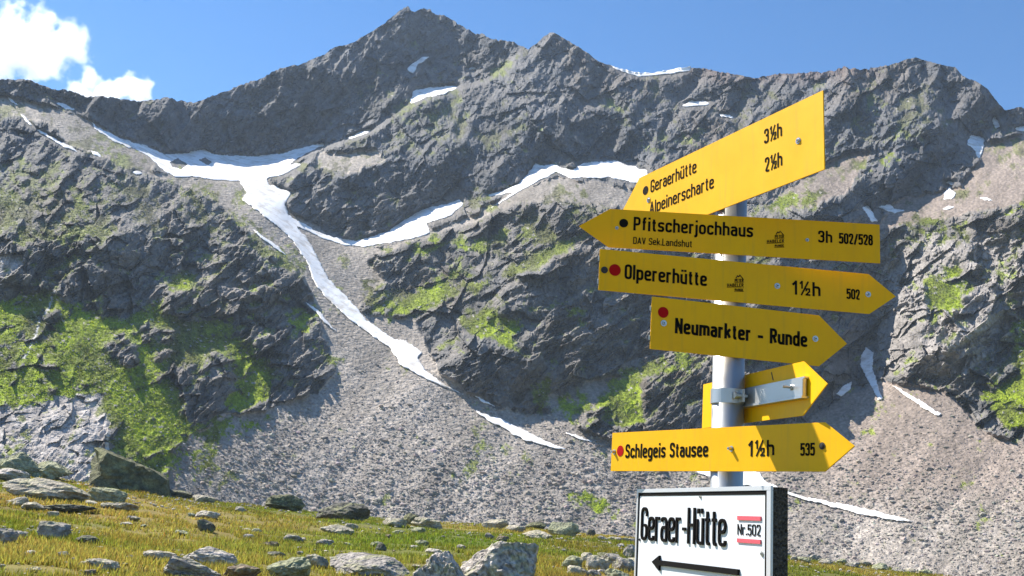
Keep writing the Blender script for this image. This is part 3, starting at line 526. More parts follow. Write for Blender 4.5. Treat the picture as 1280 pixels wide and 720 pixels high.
BL = [
 (158,611,97,54,'olive','big dark wedge-shaped boulder at the left upper edge of the meadow',11,-.5),
 (62,624,92,28,'pale','low wide boulder with sunlit flat top and dark pitted front',12),
 (28,588,46,30,'lichen','mossy boulder behind the low wide one at the left frame edge',13),
 (62,597,46,24,'lichen','lichen-spotted boulder left of the big dark wedge boulder',14),
 (8,600,60,16,'white','flat pale slab at the left frame edge behind the low wide boulder',15),
 (138,628,44,20,'lichen','pale green block in front of the big dark wedge boulder',16),
 (150,637,42,10,'pale','flat pale stone lying under the pale green block',17),
 (63,673,36,22,'grey','rounded blue-grey boulder alone in the grass at left',18),
 (5,678,24,18,'grey','grey stone cut off by the left frame edge',19),(21,673,20,9,'white','whitish flat stone beside the grey one at the left frame edge',20),
 (22,632,24,12,'pale','pale round stone left of the flat dark slab',21),(40,637,28,10,'pale','pale low stone just before the flat dark slab',22),(86,640,58,10,'dark','flat dark slab sunk in the grass at left',23),
 (108,680,26,11,'dark','small dark pyramid stone in the left grass',24),(125,712,48,13,'pale','low pale mottled slab near the bottom left',25),(202,702,38,13,'pale','pale lump behind the dark striped slab',26),
 (232,722,66,26,'grey','dark striped slab slanting down to the right at the bottom',27,-.5),(266,707,62,25,'white','whitish humped boulder beside the dark striped slab',28,-.3),(301,724,44,20,'brown','brown-lichened block between the humped boulder and the wedge',29),
 (358,724,52,28,'lichen','wedge-shaped pale green boulder at the bottom, rising to the right',30,.6),(395,709,30,18,'pale','rough grey block behind the wedge-shaped boulder',31),(462,718,98,29,'grey','broad flat grey boulder at the bottom left of centre',32),
 (259,664,22,14,'dark','dark tilted wedge stone in the orange grass',33,-.5),(352,637,48,22,'olive','pointed dark boulder on the meadow edge before the scree',34,.3),(429,651,66,27,'dark','dark layered boulder with a tuft of grass on the meadow edge',35),
 (492,658,30,12,'pale','pale flat boulder right of the dark layered one',36),(514,657,20,18,'olive','dark upright stone between two pale flat boulders',37),(535,661,40,16,'pale','pale sloping boulder right of the dark upright stone',38),
 (619,662,34,16,'pale','smooth pale domed boulder on the meadow edge, centre',39),(646,665,26,10,'pale','small pale stone right of the smooth domed boulder',40),(672,673,38,12,'pale','low pale boulder in front of the lichen-yellow block',41),
 (671,657,26,12,'olive','mossy dark stone behind the low pale boulder',42),(704,671,40,22,'lichen','lichen-yellow block with a dark right side',43),(738,671,12,12,'dark','little dark upright stone right of the lichen-yellow block',44),
 (611,674,12,9,'grey','small grey stone in the grass below the smooth domed boulder',45),(628,676,16,7,'brown','small brown flat stone in the grass below the smooth domed boulder',46),
 (405,683,22,10,'grey','grey stone with dark underside, left of the broad flat boulder',47),(347,700,22,11,'dark','dark pitted stone above the wedge-shaped boulder',48),(340,685,16,9,'brown','brownish stone above the dark pitted stone',49),
 (262,648,30,10,'white','bright pale stone behind the dark tilted wedge',50),(252,628,26,10,'pale','pale rubble stone at the upper end of the orange grass',51),(222,620,34,10,'dark','dark flat stone right of the big dark wedge boulder',52),
 (300,640,14,8,'grey','small grey stone standing on the ridge of the orange grass',53),(420,668,42,14,'pale','long pale boulder below the dark layered one',54),(476,688,14,11,'dark','dark knobbly stone above the right end of the broad flat boulder',55),
 (541,694,22,9,'white','white flat stone in the green grass left of the speckled boulders',56),(366,678,24,10,'grey','dark-sided flat stone in the middle of the orange grass',57),
]
WEDGE = [(-1,-.1,.05,.95),(0,-1,.12,.5),(0,1,.1,.5),(.36,-.05,.93,.46),(1,-.2,.25,.98),(.75,-.3,.6,.85),(0,0,-1,.6),(-.7,-.6,.2,.86)]
for i, e in enumerate(BL): boulder(*e[:6], e[6], lean=(e[7] if len(e) > 7 else 0) if i else 0, planes=WEDGE if i == 0 else None)
boulder(652,0,104,84,'white','large speckled pinkish-grey boulder in front, right half of the pair',71,lean=.15,at_r=15.5,spots=.75)
boulder(580,0,72,70,'white','speckled boulder with a lichen-green left edge, left half of the front pair',72,lean=-.3,at_r=15.2,spots=.6)
RB = [(716,712,26,20,'lichen'),(733,704,18,15,'pale'),(748,714,30,22,'pale'),(722,722,34,16,'pale'),(764,706,34,16,'grey'),(780,716,30,22,'grey'),(770,724,30,14,'lichen'),(741,723,22,12,'grey'),(790,700,26,22,'grey'),(757,699,22,9,'olive'),(800,716,30,20,'pale')]
ORD = ('first', 'second', 'third', 'fourth', 'fifth', 'sixth', 'seventh', 'eighth', 'ninth', 'tenth', 'eleventh')
RB.sort()
for i, e in enumerate(RB): boulder(*e, ORD[i] + ' stone from the left in the rubble heap beside the white hut sign', 80 + i, group='rubble heap left of the white hut sign')
for i in range(9): boulder(750 + i * 6.2 + random.Random(i).uniform(-2, 2), 675 + i * .5, 10, 6, ('pale', 'grey', 'lichen')[i % 3], ORD[i] + ' small stone from the left in the low row behind the rubble heap', 100 + i, group='low row of stones')
for i, (a, b_) in enumerate(((993,701),(1004,703),(1018,700),(1033,706),(1052,704),(1066,709),(1083,708),(1100,712),(1122,715),(1140,717),(1158,719))):
    boulder(a, b_, 11 + (i * 5) % 9, 6 + i % 4, ('pale', 'lichen', 'grey')[i % 3], ORD[i] + ' small stone from the left in the grass right of the white sign', 120 + i, group='stones right of the hut sign')
rs_ = random.Random(5); SEEN = set()
LM = [(158,611,'big dark wedge-shaped boulder'),(62,624,'low wide boulder with flat top'),(63,673,'rounded blue-grey boulder'),(86,640,'flat dark slab'),(125,712,'low pale mottled slab'),(232,722,'dark striped slab'),(266,707,'whitish humped boulder'),(358,724,'wedge-shaped pale green boulder'),
 (462,718,'broad flat grey boulder'),(259,664,'dark tilted wedge stone'),(352,637,'pointed dark boulder'),(429,651,'dark layered boulder'),(535,661,'pale sloping boulder'),(619,662,'smooth pale domed boulder'),(704,671,'lichen-yellow block'),(611,700,'pair of speckled boulders'),(750,712,'rubble heap'),(138,628,'pale green block'),(366,678,'dark-sided flat stone'),(541,694,'white flat stone')]
for i in range(130):
    a = rs_.uniform(0, 790); b_ = hor(a) + rs_.uniform(14, 118) + (8 if a < 200 else 20)
    if b_ > 722: b_ = 722 - rs_.uniform(0, 40)
    tn = rs_.choice(('pale', 'grey', 'white', 'lichen', 'brown')); wp = 5 + 13 * rs_.random() ** 2; hp = wp * rs_.uniform(.28, .55)
    q = min(LM, key=lambda e: math.hypot(e[0] - a, 2 * (e[1] - b_))); dx, dy = a - q[0], b_ - q[1]
    rel_ = ('far ' if math.hypot(dx, dy) > 30 else 'close ') + ('right of' if dx > 2.2 * abs(dy) else 'left of' if -dx > 2.2 * abs(dy) else 'in front of' if dy > 0 else 'behind')
    lb_ = 'small ' + {'pale': 'pale', 'grey': 'grey', 'white': 'whitish', 'lichen': 'greenish', 'brown': 'brown'}[tn] + ' stone ' + rel_.replace('far ', 'some way ').replace('close ', 'just ') + ' the ' + q[2]
    if lb_ in SEEN: continue
    SEEN.add(lb_)
    boulder(a, float(b_), wp, hp, tn, lb_, 200 + i, group='small stones scattered in the meadow')

# ------------------------------------------------------------------ the signpost
M_YEL = mat('sign_yellow_paint', (.84, .47, .004), .5, spec=.2)
N, L, b = nodes(M_YEL); co = N.new('ShaderNodeTexCoord'); no = N.new('ShaderNodeTexNoise'); no.inputs['Scale'].default_value = 9; no.inputs['Detail'].default_value = 7; no.inputs['Roughness'].default_value = .7
L.new(co.outputs['Object'], no.inputs['Vector']); cr = N.new('ShaderNodeValToRGB'); cr.color_ramp.elements[0].position = .25; cr.color_ramp.elements[0].color = (.83, .430, .001, 1); cr.color_ramp.elements[1].position = .6; cr.color_ramp.elements[1].color = (.90, .485, .001, 1)
L.new(no.outputs['Fac'], cr.inputs['Fac'])
mp = N.new('ShaderNodeMapping'); mp.inputs['Scale'].default_value = (70, 5, 5); L.new(co.outputs['Object'], mp.inputs['Vector']); n2_ = N.new('ShaderNodeTexNoise'); n2_.inputs['Scale'].default_value = 1.0; n2_.inputs['Detail'].default_value = 5; L.new(mp.outputs[0], n2_.inputs['Vector'])
mr = N.new('ShaderNodeMapRange'); mr.inputs['From Min'].default_value = .52; mr.inputs['From Max'].default_value = .78; mr.inputs['To Max'].default_value = .28; L.new(n2_.outputs['Fac'], mr.inputs['Value'])
mg = N.new('ShaderNodeMix'); mg.data_type = 'RGBA'; mg.inputs[7].default_value = (.50, .30, .05, 1); L.new(mr.outputs[0], mg.inputs[0]); L.new(cr.outputs['Color'], mg.inputs[6]); L.new(mg.outputs[2], b.inputs['Base Color'])
m3 = N.new('ShaderNodeMapRange'); m3.inputs['To Min'].default_value = .32; m3.inputs['To Max'].default_value = .68; L.new(no.outputs['Fac'], m3.inputs['Value']); L.new(m3.outputs[0], b.inputs['Roughness'])
M_INK = mat('black_lettering', (.010, .009, .009), .75, spec=.08); M_RED = mat('red_waymark', (.42, .004, .005), .6, spec=.1); M_EDGE = mat('pale_sign_edge', (.62, .60, .55), .5)
M_ALU = mat('worn_aluminium', (.56, .56, .55), .38, .9); M_BOLT = mat('steel_bolt', (.5, .49, .46), .3, .95); M_DARK = mat('dark_bolt_socket', (.03, .03, .03), .6)
M_ZINC = mat('galvanised_steel', (.44, .45, .45), .40, .75)
for mm, sc_ in ((M_ZINC, 30), (M_ALU, 18)):
    N, L, b = nodes(mm); co = N.new('ShaderNodeTexCoord'); no = N.new('ShaderNodeTexVoronoi' if mm is M_ZINC else 'ShaderNodeTexNoise'); no.inputs['Scale'].default_value = sc_
    L.new(co.outputs['Object'], no.inputs['Vector']); mr = N.new('ShaderNodeMapRange'); mr.inputs['To Min'].default_value = .32; mr.inputs['To Max'].default_value = .55
    L.new(no.outputs[0], mr.inputs['Value']); L.new(mr.outputs[0], b.inputs['Roughness'])
def bobj(name, bm, m, parent=None, smooth=False):
    me = bpy.data.meshes.new(name); bm.normal_update(); bm.to_mesh(me); bm.free(); me.materials.append(m)
    for p in me.polygons: p.use_smooth = smooth
    o = bpy.data.objects.new(name, me); COL.objects.link(o); o.parent = parent; return o
def plate_bm(poly, n0, n1, bev=0.0):
    bm = bmesh.new(); vs_ = [bm.verts.new((a, b_, n1)) for a, b_ in poly]; f = bm.faces.new(vs_)
    ex = bmesh.ops.extrude_face_region(bm, geom=[f]); bmesh.ops.translate(bm, vec=(0, 0, n0 - n1), verts=[v for v in ex['geom'] if isinstance(v, bmesh.types.BMVert)])
    bmesh.ops.recalc_face_normals(bm, faces=bm.faces)
    if bev: bmesh.ops.bevel(bm, geom=list(bm.edges), offset=bev, segments=2, affect='EDGES')
    return bm
def rect(u0, u1, v0, v1): return [(u0, v0), (u1, v0), (u1, v1), (u0, v1)]
def cyl_bm(cx_, cy_, r_, n0, n1, seg=20, r2=None, axis='Z'):
    bm = bmesh.new(); r2 = r_ if r2 is None else r2
    bmesh.ops.create_cone(bm, cap_ends=True, segments=seg, radius1=r_, radius2=r2, depth=n1 - n0)
    bmesh.ops.translate(bm, vec=(cx_, cy_, (n0 + n1) / 2), verts=bm.verts); return bm
def merge(bm, other):
    me = bpy.data.meshes.new('tmp'); other.to_mesh(me); other.free(); bm.from_mesh(me); bpy.data.meshes.remove(me); return bm
XH = .72
def _u(X=XH): return [([(0, X), (0, 0), (1, 0), (1, X)], 0, 1)]
GL = {'o': (.40, [([(0,0),(1,0),(1,XH),(0,XH)],1,1)]), 'a': (.38, [([(.06,XH-.13),(.06,XH),(1,XH),(1,0)],0,1),([(1,.42),(0,.42),(0,0),(1,0)],0,1)]),
 'c': (.36, [([(1,XH-.2),(1,XH),(0,XH),(0,0),(1,0),(1,.2)],0,1)]), 'd': (.40, [([(0,0),(1,0),(1,XH),(0,XH)],1,1),([(1,0),(1,1)],0,0)]),
 'e': (.39, [([(0,.37),(1,.37),(1,XH),(0,XH),(0,0),(1,0),(1,.14)],0,1)]), 'f': (.26, [([(1,1),(.42,1),(.42,0)],0,1),([(-.05,XH),(1,XH)],0,0)]),
 'g': (.40, [([(0,0),(1,0),(1,XH),(0,XH)],1,1),([(1,XH),(1,-.24),(.08,-.24)],0,1)]), 'h': (.39, [([(0,0),(0,1)],0,0),([(0,XH),(1,XH),(1,0)],0,1)]),
 'i': (.02, [([(.5,0),(.5,XH)],0,0),([(.5,.86),(.5,1)],0,3)]), 'j': (.02, [([(.5,XH),(.5,-.24),(-6.5,-.24)],0,1),([(.5,.86),(.5,1)],0,3)]),
 'k': (.38, [([(0,0),(0,1)],0,0),([(0,.27),(1,XH)],0,0),([(.38,.42),(1,0)],0,0)]), 'l': (.02, [([(.5,0),(.5,1)],0,0)]),
 'm': (.70, [([(0,0),(0,XH)],0,0),([(0,XH),(.5,XH),(.5,0)],0,1),([(.5,XH),(1,XH),(1,0)],0,1)]), 'n': (.39, [([(0,0),(0,XH)],0,0),([(0,XH),(1,XH),(1,0)],0,1)]),
 'p': (.40, [([(0,0),(1,0),(1,XH),(0,XH)],1,1),([(0,-.24),(0,XH)],0,0)]), 'r': (.25, [([(0,0),(0,XH)],0,0),([(0,XH-.08),(.2,XH),(1,XH)],0,1)]),
 's': (.36, [([(1,XH-.15),(1,XH),(0,XH),(0,.38),(1,.34),(1,0),(0,0),(0,.15)],0,1)]), 't': (.24, [([(.4,.93),(.4,0),(1,0)],0,1),([(-.1,XH),(1,XH)],0,0)]),
 'u': (.39, [([(0,XH),(0,0),(1,0)],0,1),([(1,XH),(1,0)],0,0)]), 'A': (.48, [([(0,0),(.5,1),(1,0)],0,0),([(.17,.3),(.83,.3)],0,0)]),
 'B': (.42, [([(0,0),(0,1),(.9,1),(.9,.53),(0,.53)],0,1),([(0,.53),(1,.53),(1,0),(0,0)],0,1),([(0,0),(0,1)],0,0)]), 'D': (.42, [([(0,0),(1,0),(1,1),(0,1)],0,1),([(0,0),(0,1)],0,0)]),
 'E': (.36, [([(1,0),(0,0),(0,1),(1,1)],0,0),([(0,.53),(.85,.53)],0,0)]), 'G': (.42, [([(1,.78),(1,1),(0,1),(0,0),(1,0),(1,.45),(.5,.45)],0,1)]), 'H': (.42, [([(0,0),(0,1)],0,0),([(1,0),(1,1)],0,0),([(0,.52),(1,.52)],0,0)]),
 'L': (.34, [([(0,1),(0,0),(1,0)],0,0)]), 'N': (.44, [([(0,0),(0,1),(1,0),(1,1)],0,0)]), 'O': (.42, [([(0,0),(1,0),(1,1),(0,1)],1,1)]), 'P': (.40, [([(0,0),(0,1)],0,0),([(0,1),(1,1),(1,.45),(0,.45)],0,1)]),
 'R': (.42, [([(0,0),(0,1)],0,0),([(0,1),(1,1),(1,.5),(0,.5)],0,1),([(.5,.5),(1,0)],0,0)]), 'S': (.40, [([(1,.8),(1,1),(0,1),(0,.54),(1,.48),(1,0),(0,0),(0,.2)],0,1)]), 'T': (.40, [([(0,1),(1,1)],0,0),([(.5,0),(.5,1)],0,0)]),
 'U': (.42, [([(0,1),(0,0),(1,0),(1,1)],0,1)]), 'V': (.46, [([(0,1),(.5,0),(1,1)],0,0)]), '0': (.38, [([(0,0),(1,0),(1,1),(0,1)],1,1)]), '1': (.20, [([(0,.78),(1,1),(1,0)],0,0)]),
 '2': (.37, [([(0,.78),(0,1),(1,1),(1,.62),(0,0),(1.05,0)],0,1)]), '3': (.37, [([(0,.8),(0,1),(1,1),(1,.54),(.4,.54)],0,1),([(.4,.54),(1,.54),(1,0),(0,0),(0,.2)],0,1)]),
 '5': (.37, [([(.95,1),(.05,1),(.0,.5)],0,0),([(0,.5),(.3,.62),(1,.62),(1,0),(0,0),(0,.18)],0,1)]), '8': (.38, [([(.04,.54),(.96,.54),(.96,1),(.04,1)],1,1),([(0,0),(1,0),(1,.54),(0,.54)],1,1)]),
 '/': (.34, [([(0,-.08),(1,1.05)],0,0)]), '-': (.22, [([(0,.4),(1,.4)],0,0)]), '–': (.44, [([(0,.36),(1,.36)],0,0)]), '.': (.0, [([(.5,0),(.5,.15)],0,3)]), ' ': (.14, [])}
GL['ü'] = (GL['u'][0], GL['u'][1] + [([(.18,.84),(.18,.98)],0,3),([(.82,.84),(.82,.98)],0,3)])
GL['½'] = (.62, [([(.0,.88),(.2,1.02),(.2,.52)],0,2),([(.12,-.05),(.88,1.05)],0,2),([(.66,.36),(.66,.47),(1,.47),(1,.3),(.66,0),(1.02,0)],0,2)])
def rounded(pts, closed, rad):
    out = []; n_p = len(pts)
    for i, p in enumerate(pts):
        if not closed and i in (0, n_p - 1): out.append(p); continue
        a, c = pts[i - 1], pts[(i + 1) % n_p]; p = Vector(p); a = Vector(a); c = Vector(c)
        r1 = min(rad, (a - p).length * .5); r2 = min(rad, (c - p).length * .5); s_ = p + (a - p).normalized() * r1; e_ = p + (c - p).normalized() * r2
        for k in range(6): q = k / 5; out.append(tuple(s_ * (1 - q) ** 2 + p * 2 * q * (1 - q) + e_ * q * q))
    return out
def text(name, body, u0, u1, v0, cap, parent, n0=.0006, depth=.0004, bold=.15, m=None, slant=0.0):
    """narrow engineers' lettering, drawn as strokes of even width and cut as thin plates"""
    gap = .13 + bold; tot = sum(GL[c][0] + gap for c in body) - gap + bold; kx = (u1 - u0) / tot; th = bold * cap; x_ = bold / 2 * kx; bm = bmesh.new()
    for c in body:
        wg, strokes = GL[c]
        for pts, closed, rnd in strokes:
            sw = th * (.7 if rnd == 2 else 1); P_ = [(u0 + x_ + px_ * wg * kx, v0 + sw / 2 * (0 if rnd == 3 else 1 if py_ <= 0 else -1 if py_ >= XH - .01 else 0) + py_ * cap) for px_, py_ in pts]
            P_ = [(a, b_ + slant * (a - u0)) for a, b_ in P_]
            if rnd == 1: P_ = rounded(P_, closed, .17 * cap)
            if closed: P_ = P_ + [P_[0]]
            for (ax, ay), (bx_, by_) in zip(P_[:-1], P_[1:]):
                dx, dy = bx_ - ax, by_ - ay; ln_ = math.hypot(dx, dy)
                if ln_ < 1e-7: continue
                ex_ = sw * .18 if rnd == 1 else (sw * .5 if abs(dx) < 1e-9 or abs(dy) < 1e-9 else sw * .2)
                if len(pts) == 2: ex_ = 0 if (abs(dx) < 1e-9) else sw * .05
                if len(pts) == 2 and rnd != 3 and abs(dx) < 1e-9: ay -= sw / 2 * (1 if dy > 0 else -1) ; by_ += sw / 2 * (1 if dy > 0 else -1)
                dx /= ln_; dy /= ln_; ax -= dx * ex_; ay -= dy * ex_; bx_ += dx * ex_; by_ += dy * ex_; nx_, ny_ = -dy * sw / 2, dx * sw / 2
                vv = [bm.verts.new((X_, Y_, n0 + z_)) for z_ in (-depth, depth) for X_, Y_ in ((ax - nx_, ay - ny_), (bx_ - nx_, by_ - ny_), (bx_ + nx_, by_ + ny_), (ax + nx_, ay + ny_))]
                bm.faces.new(vv[4:]); bm.faces.new(vv[3::-1])
                for k in range(4): bm.faces.new((vv[k], vv[(k + 1) % 4], vv[4 + (k + 1) % 4], vv[4 + k]))
        x_ += (wg + gap) * kx
    return bobj(name, bm, m or M_INK, parent)
POLE = Vector((.5342, 2.3912, 0)); LEAN = -.00425
post = bpy.data.objects.new('signpost', None); COL.objects.link(post); post.location = (POLE.x, POLE.y, float(meadow(np.array([POLE.x]), np.array([POLE.y]))[0]))
tag(post, 'galvanised steel pole carrying six yellow hiking arrow signs', 'signpost')
PB = post.location.copy()
bm = cyl_bm(0, 0, .038, 0, 1, 40)
for v in bm.verts:
    z = -.25 if v.co.z < .5 else 2.52; v.co.z = z; v.co.x += LEAN * (z - 1.6)
bobj('pole', bm, M_ZINC, post, True)
bm = cyl_bm(LEAN * .93, 0, .0405, 2.515, 2.527, 40); bobj('pole_cap', bm, mat('black_plastic_cap', (.03, .03, .03), .5), post)
def screw(u, v, parent, r_=.0042, hgt=.004, m=None):
    bm = cyl_bm(u, v, r_ * 1.5, .0004, .0014, 18); merge(bm, cyl_bm(u, v, r_, .0014, hgt, 18, r_ * .75)); o = bobj('screw', bm, m or M_BOLT, parent, False)
    bobj('socket', cyl_bm(u, v, r_ * .4, hgt, hgt + .0003, 6), M_DARK, parent).name = 'screw_socket'
def logo(u, v, parent):
    """little route badge: peak outline over three stacked words"""
    k = .0200; bm = plate_bm([(u + .2*k, v + .62*k), (u + .42*k, v + 1.0*k), (u + .58*k, v + .88*k), (u + .72*k, v + 1.12*k), (u + 1.15*k, v + .66*k), (u + 1.15*k, v + .55*k), (u + .74*k, v + .95*k), (u + .6*k, v + .74*k), (u + .44*k, v + .84*k), (u + .3*k, v + .58*k)], .0003, .0009)
    bobj('badge_peak', bm, M_INK, parent)
    text('badge_lettering', 'PETER', u + .1*k, u + 1.2*k, v + .12*k, .40*k, parent, bold=.17, slant=.10)
    text('badge_lettering', 'HABELER', u - .85*k, u + 1.2*k, v - .55*k, .40*k, parent, bold=.17, slant=.10)
    text('badge_lettering', 'RUNDE', u + .1*k, u + 1.2*k, v - .98*k, .30*k, parent, bold=.17, slant=.08)
    for (a, b_, c, d) in ((.05, 1.25, .04, .08), (-.9, 1.25, -.64, -.60), (.05, 1.25, -1.08, -1.04)): bobj('badge_line', plate_bm([(u + a*k, v + c*k), (u + b_*k, v + c*k + .1*(b_-a)*k), (u + b_*k, v + d*k + .1*(b_-a)*k), (u + a*k, v + d*k)], .0003, .0009), M_INK, parent)
def sign(O, t, u, n, w_, h_, tip, dr, label, rail=True):
    wa, ha = w_ / 2, h_ / 2
    poly = [(-wa, -ha), (wa, -ha), (wa + tip, 0), (wa, ha), (-wa, ha)] if dr > 0 else [(-wa, -ha), (wa, -ha), (wa, ha), (-wa, ha), (-wa - tip, 0)]
    o = bobj('direction_sign', plate_bm(poly, -.003, 0, .0005), M_YEL, post)
    o.data.materials.append(M_EDGE)
    o.matrix_local = Matrix(((t[0], u[0], n[0], O[0] - PB.x), (t[1], u[1], n[1], O[1] - PB.y), (t[2], u[2], n[2], O[2] - PB.z), (0, 0, 0, 1)))
    o['label'] = label
    if rail:      # back profiles that the plate is bolted to
        for vv in (-.28, .28):
            bobj('back_profile', plate_bm(rect(-wa - .003, wa, vv * h_ - .006, vv * h_ + .006), -.0048, -.003), M_ALU, o)
    return o
def dot(u, v, r_, m, parent): bobj('waymark_dot', cyl_bm(u, v, r_, .0003, .0009, 32), m, parent)
s = sign((.4957,2.3673,2.4505),(.46001,-.88754,.02596),(-.01195,.02305,.99966),(-.88784,-.46016,0),.6948,.186,.0991,-1,'topmost and tallest yellow sign, brightly lit, two destination lines')
dot(-.316,.047,.0125,M_INK,s); screw(-.300,.0145,s,.005); screw(.2704,-.0012,s,.005)
text('lettering','Geraerhütte',-.292,-.094,.033,.036,s,bold=.12); text('lettering','Alpeinerscharte',-.294,-.024,-.029,.036,s,bold=.12)
text('lettering','3½h',.160,.218,.0275,.036,s,bold=.12); text('lettering','2½h',.162,.218,-.0445,.036,s,bold=.12)
s = sign((.5544,2.3486,2.2906),(.9997,-.02384,.00464),(-.00464,.00011,.99999),(-.02384,-.99972,0),.6558,.0975,.0745,-1,'only sign pointing left, in shade, black dot and two lines of text')
dot(-.2936,.014,.0108,M_INK,s); screw(-.3098,.0009,s,.0028); screw(.1522,-.0012,s,.0028)
text('lettering','Pfitscherjochhaus',-.269,.0207,-.0027,.0345,s,bold=.155); text('lettering','DAV Sek.Landshut',-.2685,-.126,-.0368,.0175,s,bold=.12)
logo(.072,-.004,s); text('lettering','3h',.179,.2125,-.0056,.030,s,bold=.155); text('lettering','502/528',.2295,.310,-.0056,.027,s,bold=.155)
s = sign((.5385,2.3497,2.1748),(.99098,.1335,.01164),(-.01154,-.00155,.99993),(.1335,-.99105,0),.6778,.1002,.0703,1,'shaded right-pointing sign with a red dot, second below the left-pointing one')
s['label'] = 'long shaded right-pointing sign with red dot, just below the left-pointing sign'
dot(-.3012,.0015,.0142,M_RED,s); screw(-.3266,-.0007,s,.0055,.0025,M_DARK); screw(.1023,-.0012,s,.0048); screw(.336,-.0015,s,.0048)
text('lettering','Olpererhütte',-.2768,-.0752,-.0178,.036,s,bold=.155); logo(-.007,-.0036,s)
text('lettering','1½h',.1395,.2128,-.0185,.035,s,bold=.155); text('lettering','502',.2807,.3138,-.0175,.026,s,bold=.155)
s = sign((.5405,2.35,2.0529),(.98161,.19087,.00056),(-.00055,-.00011,1),(.19087,-.98161,0),.4279,.1251,.0744,1,'short shaded right-pointing sign with red dot above a screw')
dot(-.1851,.0271,.0130,M_RED,s); screw(-.1831,.0014,s,.0050); screw(.2036,.0034,s,.0050)
text('lettering','Neumarkter – Runde',-.1538,.1818,-.0195,.037,s,bold=.175)
bk = sign((.5776,2.3833,1.9002),(.21106,-.97742,-.01054),(.00222,-.0103,.99994),(-.97747,-.21107,0),.5271,.1162,.0977,1,'sign seen from behind with a metal bracket along its back',rail=False)
bobj('bracket', plate_bm(rect(.012,.2846,-.0185,.0185), .0035, .0125, .001), M_ALU, bk)
bobj('bracket_flange', plate_bm(rect(-.012,.287,-.0235,-.0186), .0003, .016), M_ALU, bk)
bobj('bracket_flange', plate_bm(rect(-.012,.287,.0186,.0225), .0003, .010), M_ALU, bk)
bm = cyl_bm(.2365,.003,.0065,.0126,.0165,6); merge(bm, cyl_bm(.2365,.003,.0028,.0165,.034,12)); bobj('bolt', bm, M_BOLT, bk)
bobj('scratch', plate_bm([(.118,.049),(.121,.050),(.131,.030),(.127,.031)], .0003, .0008), M_DARK, bk)
s = sign((.4807,2.3985,1.7731),(.50296,-.86431,.00065),(-.00033,.00056,1),(-.86431,-.50296,0),.7345,.1012,.0760,1,'lowest yellow sign, sunlit and pointing right, with a bright red dot')
dot(-.3277,.002,.0142,M_RED,s); screw(-.3539,-.0004,s,.0045,.009); screw(.0927,.0005,s,.0045,.011); screw(.3609,.0017,s,.0050,.004,M_DARK)
text('lettering','Schlegeis Stausee',-.3045,.0138,-.0168,.036,s,bold=.155); text('lettering','1½h',.1455,.2265,-.0173,.035,s,bold=.155); text('lettering','535',.302,.3405,-.0180,.0268,s,bold=.155)
# clamps round the pole behind each plate
for zz, yw_ in ((2.4505, (-.88784, -.46016)), (2.2906, (-.02384, -.99972)), (2.1748, (.1335, -.99105)), (2.0529, (.19087, -.98161)), (1.9002, (.97747, .21107)), (1.7731, (-.86431, -.50296)), (1.60, (-.95246, -.30465))):
    cl = bobj('clamp', (lambda bm: bm)(cyl_bm(LEAN * (zz - 1.6), 0, .0412, zz - .017 - PB.z, zz + .017 - PB.z, 40)), M_ALU, post, False)
    nx_, ny_ = yw_; tx_, ty_ = -ny_, nx_
    for sg in (-1, 1):
        bm = bmesh.new(); bmesh.ops.create_cube(bm, size=1)
        for v in bm.verts:
            a, c, z = v.co.x * .022 + sg * .048, v.co.y * .006 + .012, v.co.z * .030
            v.co = (LEAN * (zz - 1.6) + tx_ * a + nx_ * c, ty_ * a + ny_ * c, zz - PB.z + z)
        bobj('ear', bm, M_ALU, cl)
        bm = cyl_bm(0, 0, .0055, -.016, .012, 6); merge(bm, cyl_bm(0, 0, .009, -.020, -.016, 6))
        mt = Matrix(((tx_, 0, nx_, LEAN * (zz - 1.6) + tx_ * sg * .050 + nx_ * .012), (ty_, 0, ny_, ty_ * sg * .050 + ny_ * .012), (0, 1, 0, zz - PB.z), (0, 0, 0, 1)))
        bm.transform(mt); bobj('clamp_bolt', bm, M_BOLT, cl)

# ------------------------------------------------------------------ the white hut sign on its timber backing
M_WHITE = mat('white_enamel', (.74, .77, .80), .35, spec=.4); M_FRAME = mat('pale_metal_trim', (.62, .62, .64), .35, .3); M_PINK = mat('faded_red_paint', (.62, .10, .13), .5)
M_WOOD = mat('weathered_timber', (.06, .055, .05), .9)
N, L, b = nodes(M_WOOD); co = N.new('ShaderNodeTexCoord'); mp = N.new('ShaderNodeMapping'); mp.inputs['Scale'].default_value = (18, 90, 90); no = N.new('ShaderNodeTexNoise'); no.inputs['Scale'].default_value = 2.2; no.inputs['Detail'].default_value = 6
L.new(co.outputs['Object'], mp.inputs['Vector']); L.new(mp.outputs[0], no.inputs['Vector']); cr = N.new('ShaderNodeValToRGB'); cr.color_ramp.elements[0].position = .35; cr.color_ramp.elements[0].color = (.015, .013, .012, 1); cr.color_ramp.elements[1].position = .7; cr.color_ramp.elements[1].color = (.12, .11, .10, 1)
L.new(no.outputs['Fac'], cr.inputs['Fac']); L.new(cr.outputs[0], b.inputs['Base Color']); bp = N.new('ShaderNodeBump'); bp.inputs['Distance'].default_value = .01; L.new(no.outputs['Fac'], bp.inputs['Height']); L.new(bp.outputs[0], b.inputs['Normal'])
hut = bpy.data.objects.new('hut_sign', None); COL.objects.link(hut)
t_, u_, n_ = Vector((.30462, -.95238, .01315)), Vector((-.00401, .01253, .99991)), Vector((-.95246, -.30465, 0))
hut.matrix_world = Matrix(((t_[0], u_[0], n_[0], .4591), (t_[1], u_[1], n_[1], 2.3656), (t_[2], u_[2], n_[2], 1.6824), (0, 0, 0, 1)))
tag(hut, 'white framed board with raised black lettering and arrow on dark timber', 'sign')
hw, hh = .3127, .34
